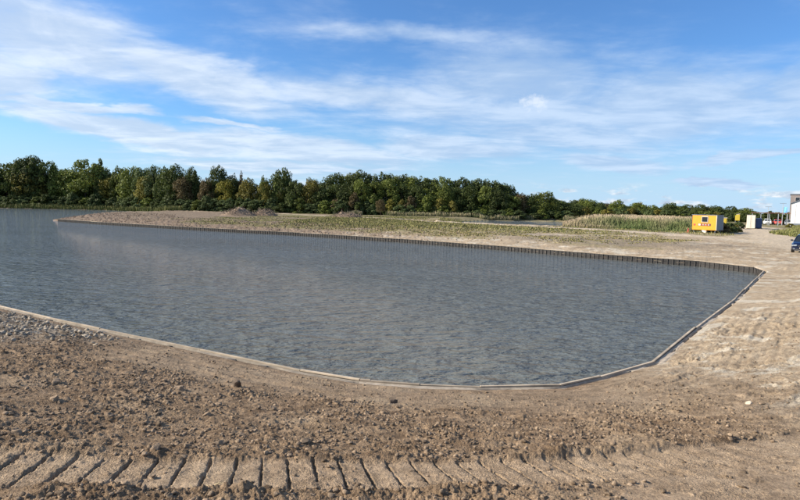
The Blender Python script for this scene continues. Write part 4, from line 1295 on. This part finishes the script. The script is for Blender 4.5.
f, x0, x1, y0, y1 = in_poly(REED)
pts = samples(52000, lambda x, y: f(x, y) * (0.75 + 0.5 * fbm(x * .25, y * .25, 3, 7)), x0, x1, y0, y1, rg)
ed = seg_dist(pts[:, 0], pts[:, 1], REED[-4:] + REED[:1])
tanm = np.clip(sst(ed, 1.5, 10.0) + 0.9 * (1 - sst(pts[:, 0], 32, 40)) + 0.5 * fbm(pts[:, 0] * .3, pts[:, 1] * .3, 3, 9) - .05, 0, 1)
hts = (1.2 + 0.9 * sst(ed, 0.0, 4.0)) * rg.uniform(.75, 1.12, len(pts)) * (1 + 0.16 * fbm(pts[:, 0] * .3, pts[:, 1] * .3, 3, 12)) * (1 - .15 * sst(pts[:, 0], 40, 46))
hts = hts * (0.45 + 0.55 * sst(seg_dist(pts[:, 0], pts[:, 1], REED, True), 0, 5))
hts = hts * (1 + .22 * fbm(pts[:, 0] * 1.1, pts[:, 1] * 1.1, 3, 13))
blades('reed_bed', pts, hts, 0.07, 0.20, MAT['reed'], 'tall reed bed, tan plumes behind and green blades in front', tanm)


def w_weed(x, y):
    h, mm = ground(x, y)
    return mm['green'] * (fbm(x * .8, y * .8, 3, 15) > -0.1)


pts = samples(45000, w_weed, -75, 34, 58, 150, rg)
blades('low_weeds', pts, rg.uniform(.04, .13, len(pts)), 0.12, 0.8, MAT['weed'], 'sparse yellowing weeds on the levelled peninsula', rg.uniform(0, 1, len(pts)) ** .8, 2)


def w_mead(x, y):
    h, mm = ground(x, y)
    return mm['meadow'] * (np.arctan2(x, y) < R(30)) * (1 - inside(x, y, REED) * 1.0)


pts = samples(26000, w_mead, -20, 62, 80, 175, rg)
blades('rough_grass', pts, rg.uniform(.08, .32, len(pts)), 0.10, 0.6, MAT['weed'], 'rough green grass between the sand track and the reeds', rg.uniform(0, .75, len(pts)), 3)
VERGE = [(60.5, 95), (55.5, 81), (62, 84), (80, 112), (118, 150), (112, 158), (92, 136), (76, 112)]
f, x0, x1, y0, y1 = in_poly(VERGE)
pts = samples(15000, f, x0, x1, y0, y1, rg)
blades('verge_grass', pts, rg.uniform(.15, .6, len(pts)), 0.08, 0.4, MAT['weed'], 'green verge grass beside the sand road at the right', rg.uniform(0, .6, len(pts)) ** 1.3, 4)
REEDFRINGE = [(-32, 197), (0, 193.5), (27, 192.5), (31, 193.3), (57, 195.4), (62, 197), (58, 198.5), (30, 196.5), (0, 196.5), (-32, 200)]
f, x0, x1, y0, y1 = in_poly(REEDFRINGE)
pts = samples(9000, f, x0, x1, y0, y1, rg)
pts = pts[fbm(pts[:, 0] * .12, pts[:, 1] * .12, 3, 17) > -.12]
blades('reed_fringe', pts, rg.uniform(.5, 1.7, len(pts)) * (1 + .4 * fbm(pts[:, 0] * .4, pts[:, 1] * .4, 3, 18)), 0.10, 0.12, MAT['reed'], 'thin pale fringe of reeds below the dense dark trees', rg.uniform(0.1, 1, len(pts)), 5)

LEFTFRINGE = [(-300, 231.5), (-162, 235.5), (-120, 235.5), (-92, 215.5), (-82, 204), (-78, 208), (-95, 224), (-120, 240), (-162, 240), (-300, 237)]
f, x0, x1, y0, y1 = in_poly(LEFTFRINGE)
pts = samples(16000, f, x0, x1, y0, y1, rg)
blades('bank_grass', pts, rg.uniform(.6, 1.9, len(pts)), 0.14, 0.2, MAT['weed'], 'dark green grass and reeds hanging over the water at the left shore', rg.uniform(0, .3, len(pts)), 6)


def w_pen(x, y):
    s, _ = sdist(x, y)
    return (s > .4) * (s < 22) * (y > 60) * (y < 150) * (1 - sst(x, -12, 12) * .9) * (np.hypot(x, y) > 62) * sst(fbm(x * .3, y * .3, 3, 44), -.5, .3)


pts = samples(7000, w_pen, -78, 12, 60, 150, rg)
scatter('peninsula_clods', pts, 0.08 + 0.24 * rg.uniform(size=len(pts)) ** 2.5, 'coarse brown clods over the bank of the peninsula', MAT['heap'], 8)

# ------------------------------------------------------------------ brush heaps on the peninsula


def brush_heap(x, y, lx, ly, h, label, seed):
    o = empty('brush_heap', (x, y, gz(x, y)))
    tag(o, label, 'heap', 'heaps of earth and cut brush on the peninsula')
    rn = np.random.RandomState(seed)
    n = 60
    gxx, gyy = np.meshgrid(np.linspace(-1, 1, n), np.linspace(-1, 1, n))
    rr = np.sqrt(gxx ** 2 + gyy ** 2)
    z = h * np.clip(1 - rr ** 1.6, 0, 1) * (0.8 + 0.5 * fbm(gxx * 2.5 + seed, gyy * 2.5, 4, seed)) + 0.28 * np.clip(1.1 - rr, 0, 1) * fbm(gxx * 9, gyy * 9, 4, seed + 4, 0.7) - 0.08
    V = np.column_stack([(gxx * lx).ravel(), (gyy * ly).ravel(), z.ravel()])
    i = (np.arange(n - 1)[:, None] * n + np.arange(n - 1)[None, :]).ravel()
    me = mesh_np('mound', V, np.column_stack([i, i + 1, i + n + 1, i + n]))
    link('mound', me, MAT['heap'], o, False)
    mb = MB()
    for k in range(170):
        a, q = rn.uniform(0, 6.28), math.sqrt(rn.uniform()) * .95
        px, py = math.cos(a) * q * lx, math.sin(a) * q * ly
        pz = h * max(0, 1 - q ** 1.6) * .85
        e = Vector((rn.uniform(-1, 1), rn.uniform(-1, 1), rn.uniform(-.1, .9))).normalized() * rn.uniform(.5, 1.5)
        mb.tube((px - e.x / 2, py - e.y / 2, pz), (px + e.x / 2, py + e.y / 2, pz + abs(e.z)), .045, .02, 3)
    s = mb.build('brushwood', MAT['bark_pale'], o)
    tag(s, kind='stuff')
    return o


MAT['bark_pale'] = plain('cut_brush', (0.20, 0.15, 0.105), 0.9, var=0.4, scale=3)
brush_heap(-41.5, 148, 4.8, 3.0, 2.1, 'larger brown heap of earth and cut brush, left one on the peninsula', 3)
brush_heap(-35.2, 150, 3.6, 2.4, 1.9, 'smaller brown heap of earth and brush just right of the larger one', 4)
brush_heap(-14.2, 152, 4.4, 2.4, 1.7, 'low pinkish brown heap before the dense dark trees', 5)

# ------------------------------------------------------------------ yellow site hut on its chassis
hx, hy = 48.5, 91.5
hz0 = gz(hx, hy)
hut = empty('site_hut', (hx, hy, hz0), R(-47.3 - 4))
tag(hut, 'yellow mobile site hut with dark window and grey end, parked beside the reeds', 'site hut')
LX, LY, Z0, Z1 = 3.8, 2.3, 0.40, 2.72
MB().box((0, 0, (Z0 + Z1) / 2), (LX, LY, Z1 - Z0), bevel=.03).build('body', MAT['yellow'], hut)
MB().box((LX / 2 + .012, 0, (Z0 + Z1) / 2), (.03, LY - .06, Z1 - Z0 - .04)).build('end_panel', MAT['grey_panel'], hut)
MB().box((0, 0, Z1 + .04), (LX + .10, LY + .10, .09), bevel=.02).build('roof', MAT['grey_panel'], hut)
for sx_ in (-1, 1):
    MB().box((sx_ * (LX / 2 - .035), -LY / 2 - .012, (Z0 + Z1) / 2), (.08, .03, Z1 - Z0 - .02)).build('corner_post', MAT['dark' if sx_ < 0 else 'trim'], hut)
MB().box((LX / 2 + .032, LY / 2 - .05, (Z0 + Z1) / 2), (.03, .07, Z1 - Z0 - .04)).build('corner_post', MAT['trim'], hut)
wf = MB()
for (cx, cz, wx, wz) in ((0.1, 2.50, .98, .10), (0.1, 1.66, .98, .06), (-.36, 2.08, .06, .78), (.56, 2.08, .06, .78)):
    wf.box((cx, -LY / 2 - .03, cz), (wx, .07, wz))
win = wf.build('window', MAT['trim'], hut)
MB().box((.1, -LY / 2 - .016, 2.08), (.86, .03, .74)).build('pane', MAT['glass'], win)
sg = MB().box((.05, -LY / 2 - .014, 1.24), (1.95, .026, .38)).build('sign_strip', MAT['brown_roof'], hut)
MB().box((-.68, -LY / 2 - .033, 1.24), (.34, .016, .26)).build('emblem', MAT['white'], sg)
for k in range(6):
    MB().box((-.32 + k * .205, -LY / 2 - .033, 1.22 + .02 * (k % 2)), (.13, .014, .17 + .03 * (k % 3))).build('letter', MAT['trim' if k % 2 else 'red'], sg)
MB().box((-1.45, -LY / 2 - .014, 1.22), (.30, .026, .28)).build('warning_plate', MAT['red'], hut)
MB().box((0, 0, .36), (LX - .3, 1.5, .10)).build('chassis', MAT['dark'], hut)
for sy in (-1, 1):
    w_ = MB().tube((-.15, sy * 1.0 - .1, .30), (-.15, sy * 1.0 + .1, .30), .30, .30, 18).build('wheel', MAT['rubber'], hut)
    MB().tube((-.15, sy * 1.0 + sy * .085, .30), (-.15, sy * 1.0 + sy * .115, .30), .16, .16, 12).build('rim', MAT['steel'], w_)
    for sx_ in (-1, 1):
        MB().tube((sx_ * 1.6, sy * .9, -.02), (sx_ * 1.6, sy * .9, .40), .04, .04, 8).build('jack', MAT['steel'], hut)
MB().box((.25, -1.38, .18), (.55, .35, .36), bevel=.02).build('step', MAT['white'], hut)
db = MB()
db.tube((-LX / 2 + .1, .35, .34), (-LX / 2 - 1.0, 0, .40), .04, .04, 8)
db.tube((-LX / 2 + .1, -.35, .34), (-LX / 2 - 1.0, 0, .40), .04, .04, 8)
db.build('drawbar', MAT['dark'], hut)

cn_ = empty('traffic_cone', (45.1, 90.6, gz(45.1, 90.6)), .3)
tag(cn_, 'orange red traffic cone at the left foot of the yellow hut', 'cone')
MB().box((0, 0, .02), (.42, .42, .04), bevel=.01).build('base', MAT['red'], cn_)
MB().tube((0, 0, .04), (0, 0, .70), .16, .03, 14).build('cone', MAT['red'], cn_)
MB().tube((0, 0, .32), (0, 0, .48), .104, .068, 14).build('reflective_band', MAT['white'], cn_)

# lemon yellow container seen past the hut's right end
yb = empty('skip_container', (69.5, 126.0, gz(69.5, 126)), R(-30))
tag(yb, 'lemon yellow open container standing behind the right end of the yellow hut', 'container')
MB().box((0, 0, 1.0), (2.7, 1.7, 1.9), bevel=.03).build('body', MAT['pale_yellow'], yb)
for k in range(5):
    MB().box((-1.1 + k * .55, -.875, 1.0), (.08, .06, 1.7)).build('rib', MAT['pale_yellow'], yb)
MB().box((0, 0, 1.99), (2.8, 1.8, .10)).build('rim', MAT['trim'], yb)

# yellow board on posts
sx0, sy0 = 72.9, 125.4
sgn = empty('notice_board', (sx0, sy0, gz(sx0, sy0)), R(-30))
tag(sgn, 'yellow board with pale slanted top on two posts, left of the white cabin', 'sign')
MB().poly([(-.55, 0, 1.55), (.55, 0, 1.55), (.55, 0, 2.95), (-.05, 0, 3.1), (-.55, 0, 2.7)], .05, (0, 1, 0)).build('panel', MAT['pale_yellow'], sgn)
sgn.scale = (.8, .8, .9)
MB().box((.15, .025, 3.08), (.95, .09, .10), (0, R(-9), 0)).build('top_strip', MAT['trim'], sgn)
for s_ in (-.45, .45):
    MB().tube((s_, .09, -.2), (s_, .09, 2.7), .035, .035, 8).build('post', MAT['steel'], sgn)

# white cabin and blue portable toilet
wc = empty('storage_cabin', (69.6, 115.0, gz(69.6, 115)), R(-32))
tag(wc, 'tall white storage cabin standing end-on at the edge of the sand road', 'cabin')
MB().box((0, 1.6, 1.36), (1.45, 3.6, 2.6), bevel=.03).build('body', MAT['white'], wc)
for s_ in (-1, 1):
    dq = MB().box((s_ * .35, -.215, 1.34), (.66, .03, 2.4)).build('door', MAT['white'], wc)
    MB().tube((s_ * .12, -.245, .25), (s_ * .12, -.245, 2.4), .014, .014, 6).build('locking_bar', MAT['steel'], dq)
MB().box((0, 1.6, 2.70), (1.5, 3.66, .06)).build('roof', MAT['trim'], wc)
MB().box((0, 1.6, .05), (1.4, 3.5, .1)).build('base', MAT['dark'], wc)

pt = empty('portable_toilet', (71.9, 116.2, gz(71.9, 116.2)), R(-31))
tag(pt, 'blue portable toilet with grey roof right beside the white cabin', 'toilet')
MB().box((0, 0, 1.02), (1.08, 1.08, 1.88), bevel=.03).build('body', MAT['blue'], pt)
dr_ = MB().box((0, -.552, 1.0), (.72, .03, 1.72)).build('door', MAT['blue'], pt)
MB().box((.26, -.58, 1.05), (.05, .03, .14)).build('handle', MAT['dark'], dr_)
MB().box((0, 0, 2.02), (1.18, 1.18, .12), taper=.7).build('roof', MAT['steel'], pt)
MB().box((0, 0, .04), (1.12, 1.2, .09)).build('skid', MAT['dark'], pt)
MB().tube((.38, .4, 2.0), (.38, .4, 2.35), .04, .04, 8).build('vent_pipe', MAT['dark'], pt)

# ------------------------------------------------------------------ cars


def car(x, y, rz, paint, label, group=None, height=1.5, width=1.82, length=4.5):
    o = empty('parked_car', (x, y, gz(x, y) + .03), rz)
    tag(o, label, 'car', group)
    hw, hl = width / 2, length / 2
    k = height / 1.5

    def ring(yy, pts_):
        return [(px * hw, yy, pz * k) for px, pz in pts_]

    def loft(name, rings, mat, par, smooth=True):
        bm = bmesh.new()
        R2 = []
        for rn in rings:
            full = rn + [(-p[0], p[1], p[2]) for p in reversed(rn)]
            R2.append([bm.verts.new(p) for p in full])
        nn = len(R2[0])
        for a, b2 in zip(R2, R2[1:]):
            for i in range(nn):
                bm.faces.new((a[i], a[(i + 1) % nn], b2[(i + 1) % nn], b2[i]))
        bm.faces.new(R2[0][::-1])
        bm.faces.new(R2[-1])
        bmesh.ops.recalc_face_normals(bm, faces=bm.faces[:])
        me = bpy.data.meshes.new(name)
        bm.to_mesh(me)
        bm.free()
        ob = link(name, me, mat, par, False)
        if smooth:
            me.shade_smooth()
            mod = ob.modifiers.new('edge', 'EDGE_SPLIT')
            mod.split_angle = R(32)
        return ob
    body = [ring(-hl, [(.70, .30), (.80, .42), (.80, .62), (.66, .70)]),
            ring(-hl + .10, [(.86, .24), (.93, .42), (.92, .68), (.78, .78)]),
            ring(-hl + .35, [(.92, .22), (.99, .42), (.97, .74), (.82, .86)]),
            ring(-hl + 1.05, [(.94, .22), (1.0, .45), (.99, .82), (.84, .95)]),
            ring(-hl + 1.35, [(.94, .22), (1.0, .45), (.99, .86), (.90, .97)]),
            ring(0.3, [(.94, .22), (1.0, .45), (.99, .90), (.92, .99)]),
            ring(hl - .6, [(.93, .22), (1.0, .45), (.98, .94), (.88, 1.02)]),
            ring(hl - .12, [(.88, .26), (.95, .45), (.93, .92), (.80, 1.0)]),
            ring(hl, [(.72, .34), (.84, .48), (.84, .84), (.70, .92)])]
    bd = loft('body', body, paint, o)
    cab = [ring(-hl + 1.15, [(.84, .90), (.85, .955)]),
           ring(-hl + 1.95, [(.88, .96), (.70, 1.42)]),
           ring(-hl + 2.35, [(.88, .97), (.70, 1.49)]),
           ring(hl - 1.2, [(.88, .98), (.69, 1.49)]),
           ring(hl - .7, [(.86, .98), (.66, 1.40)]),
           ring(hl - .25, [(.80, .98), (.74, 1.03)])]
    loft('window_band', cab, MAT['glass'], o, False)
    rf = [ring(-hl + 1.93, [(.64, 1.425), (.60, 1.45)]), ring(-hl + 2.35, [(.72, 1.485), (.60, 1.525)]),
          ring(hl - 1.2, [(.71, 1.485), (.60, 1.52)]), ring(hl - .66, [(.66, 1.405), (.58, 1.43)])]
    loft('roof', rf, paint, o)
    for s in (-1, 1):
        MB().tube((s * hw * .90, -hl + 1.10, .93 * k), (s * hw * .69, -hl + 1.98, 1.45 * k), .035, .03, 6).build('pillar', paint, o)
        hl_ = MB().box((s * hw * .70, -hl + .06, .62 * k), (hw * .44, .16, .13), (0, s * R(6), s * R(16)), bevel=.03).build('headlight', MAT['lamp'], o)
        MB().box((s * hw * .72, -hl + .02, .36 * k), (hw * .20, .08, .06), (0, 0, s * R(12)), bevel=.015).build('fog_light', MAT['lamp'], o)
        mi = MB().box((s * (hw + .09), -hl + 1.55, 1.0 * k), (.20, .12, .14), bevel=.035).build('mirror', MAT['dark'], o)
        MB().box((s * (hw * .90), hl - .10, .80 * k), (.12, .14, .22), bevel=.02).build('tail_light', MAT['red'], o)
        for yy in (-hl + .85, hl - .85):
            w_ = MB().tube((s * (hw - .20), yy, .32), (s * (hw + .01), yy, .32), .33, .33, 22).build('wheel', MAT['rubber'], o)
            MB().tube((s * (hw - .02), yy, .32), (s * (hw + .022), yy, .32), .21, .19, 14).build('rim', MAT['steel'], w_)
    g = MB().box((0, -hl - .005, .58 * k), (hw * .82, .06, .16), bevel=.02).build('grille', MAT['dark'], o)
    for q in range(3):
        MB().box((0, -hl - .04, (.53 + q * .05) * k), (hw * .78, .02, .012)).build('bar', MAT['chrome'], g)
    MB().box((0, -hl + .01, .33 * k), (hw * 1.1, .08, .13), bevel=.02).build('air_intake', MAT['dark'], o)
    MB().box((0, -hl - .045, .42 * k), (.52, .02, .11)).build('number_plate', MAT['white'], o)
    MB().box((0, -hl + .06, .24 * k), (hw * 1.5, .12, .05)).build('bumper_lip', MAT['chrome'], o)
    return o


car(35.2, 50.0, R(-40), MAT['navy'], 'dark navy blue car with clear headlight, cut by the right edge of the picture')
car(102.3, 161.5, R(-28), MAT['white_wall'], 'white car parked under the brown canopy, leftmost of three', 'cars parked by the canopy', 1.6)
car(104.9, 161.2, R(-26), MAT['red'], 'dull red car between a white and a grey car by the canopy', 'cars parked by the canopy')
car(107.4, 160.4, R(-34), MAT['steel'], 'grey car by the canopy nearest the white hall', 'cars parked by the canopy')

# ------------------------------------------------------------------ canopy, lamps, banner
cp_ = empty('open_canopy', (97.6, 151.6, gz(97.6, 151.6)), R(-31))
tag(cp_, 'long low brown roofed open canopy on steel posts behind the cabin', 'canopy')
MB().box((0, 0, 3.32), (10.2, 4.5, .2), bevel=.03).build('roof', MAT['brown_roof'], cp_)
for k in range(6):
    for s in (-1, 1):
        MB().box((-4.8 + k * 1.92, s * 2.0, 1.55), (.14, .14, 3.3)).build('post', MAT['steel'], cp_)


def lamp_post(x, y, h, label):
    o = empty('street_lamp', (x, y, gz(x, y)), R(-30))
    tag(o, label, 'lamp', 'lamp posts by the hall')
    MB().tube((0, 0, -.1), (0, 0, h), .08, .05, 8).build('pole', MAT['steel'], o)
    MB().box((0, 0, h + .03), (1.5, .16, .09), bevel=.02).build('lamp_head', MAT['grey_panel'], o)


lamp_post(99.5, 157.0, 5.0, 'thin steel lamp post with short cross arm above the left part of the canopy')
lamp_post(103.4, 157.0, 5.9, 'taller steel lamp post rising beside the light blue banner')
bn = empty('banner', (99.9, 151.5, gz(99.9, 151.5)), R(-33))
tag(bn, 'light blue banner on a pole in front of the canopy', 'banner')
MB().tube((0, 0, -.1), (0, 0, 4.9), .05, .04, 8).build('pole', MAT['steel'], bn)
bb = MB()
bmv = [[bb.bm.verts.new((.05 + u * .17, .05 * math.sin(u * 1.1 + v * .5), 4.8 - v * .32)) for u in range(6)] for v in range(6)]
for u in range(5):
    for v in range(5):
        bb.bm.faces.new((bmv[v][u], bmv[v][u + 1], bmv[v + 1][u + 1], bmv[v + 1][u]))
bb.build('flag', MAT['sky_blue'], bn, True)

# ------------------------------------------------------------------ white hall and brick house
ha = empty('white_hall', (105.4, 137.2, gz(105, 137)), R(-34))
tag(ha, 'white gabled hall at the right edge, behind the green verge', 'hall')
hw_, ev, rd, dp = 10.8, 5.7, 10.4, 22.0
hb = MB().poly([(-hw_, 0, -.3), (hw_, 0, -.3), (hw_, 0, ev), (0, 0, rd), (-hw_, 0, ev)], dp, (0, 1, 0)).build('wall', MAT['white_wall'], ha)
for s in (-1, 1):
    L = math.hypot(hw_ + .25, rd - ev)
    an = math.atan2(rd - ev, hw_)
    MB().box((s * (hw_ + .25) / 2, dp / 2, (ev + rd) / 2 + .09), (L + .1, dp + .5, .12), (0, s * an, 0)).build('roof', MAT['grey_panel'], ha)
MB().tube((-hw_ + 5.0, -.07, .2), (-hw_ + 5.0, -.07, 5.0), .06, .06, 8).build('downpipe', MAT['grey_panel'], ha)
MB().box((0, -.03, .35), (2 * hw_ - .1, .08, .9)).build('plinth', MAT['grey_panel'], ha)
for k in range(12):
    MB().box((-hw_ + .9 + k * 1.8, -.02, 3.2), (.05, .05, 4.6)).build('cladding_joint', MAT['trim'], ha)
for k in range(2):
    w_ = MB().box((1.5 + k * 4, -.03, 3.0), (1.4, .08, 1.3)).build('window', MAT['trim'], ha)
    MB().box((1.5 + k * 4, -.075, 3.0), (1.2, .03, 1.1)).build('pane', MAT['glass'], w_)

bh = empty('brick_house', (118.6, 162.5, gz(118, 162)), R(-34))
tag(bh, 'grey brick building with a dark square window rising behind the white hall', 'building')
MB().box((0, 5, 4.3), (16, 10, 8.8)).build('wall', MAT['brick'], bh)
MB().box((0, 5, 8.8), (16.3, 10.3, .25)).build('roof', MAT['grey_panel'], bh)
for k in range(4):
    for q in range(2):
        w_ = MB().box((-6.3 + k * 4.0, -.03, 7.4 - q * 3.4), (1.15, .1, 1.15)).build('window', MAT['trim'], bh)
        MB().box((-6.3 + k * 4.0, -.085, 7.4 - q * 3.4), (1.0, .03, 1.0)).build('pane', MAT['glass'], w_)

# bushes round the hut and the road
for q_, (x, y) in enumerate([(114, 178), (117.5, 181), (121, 180), (124, 184), (128, 183), (132, 187)]):
    plant('shrub', x, y, 4.2 - .3 * (q_ % 3), 6.0, 'bush', ('dark', 'mid', 'dark', 'olive')[q_ % 4], '%s bush seen between the posts of the brown canopy' % COL_W[('dark', 'mid', 'dark', 'olive')[q_ % 4]], 'bushes behind the canopy', 'shrub')
for (x, y, h, w, c, lab) in [(51.6, 93.0, 1.9, 2.6, 'rust', 'reddish brown weedy bush at the right end of the yellow hut'),
                             (53.8, 94.6, 1.7, 2.8, 'grey', 'grey green weedy bush right of the reddish one by the yellow hut'),
                             (56.4, 97.5, 1.3, 2.2, 'olive', 'low olive tuft where the sand road passes the yellow hut'),
                             (66.5, 113.8, 1.5, 2.4, 'grey', 'grey green bush at the left foot of the white cabin'),
                             (64.0, 112.5, 1.3, 2.6, 'olive', 'low bush left of the white cabin, below the yellow board'),
                             (92.5, 131.5, 1.1, 2.6, 'mid', 'small green bush on the verge before the white hall'),
                             (88.0, 130.5, 1.0, 2.2, 'olive', 'low olive bush at the left end of the verge by the hall')]:
    plant('bush', x, y, h, w, 'bush', c, lab, None, 'bush')
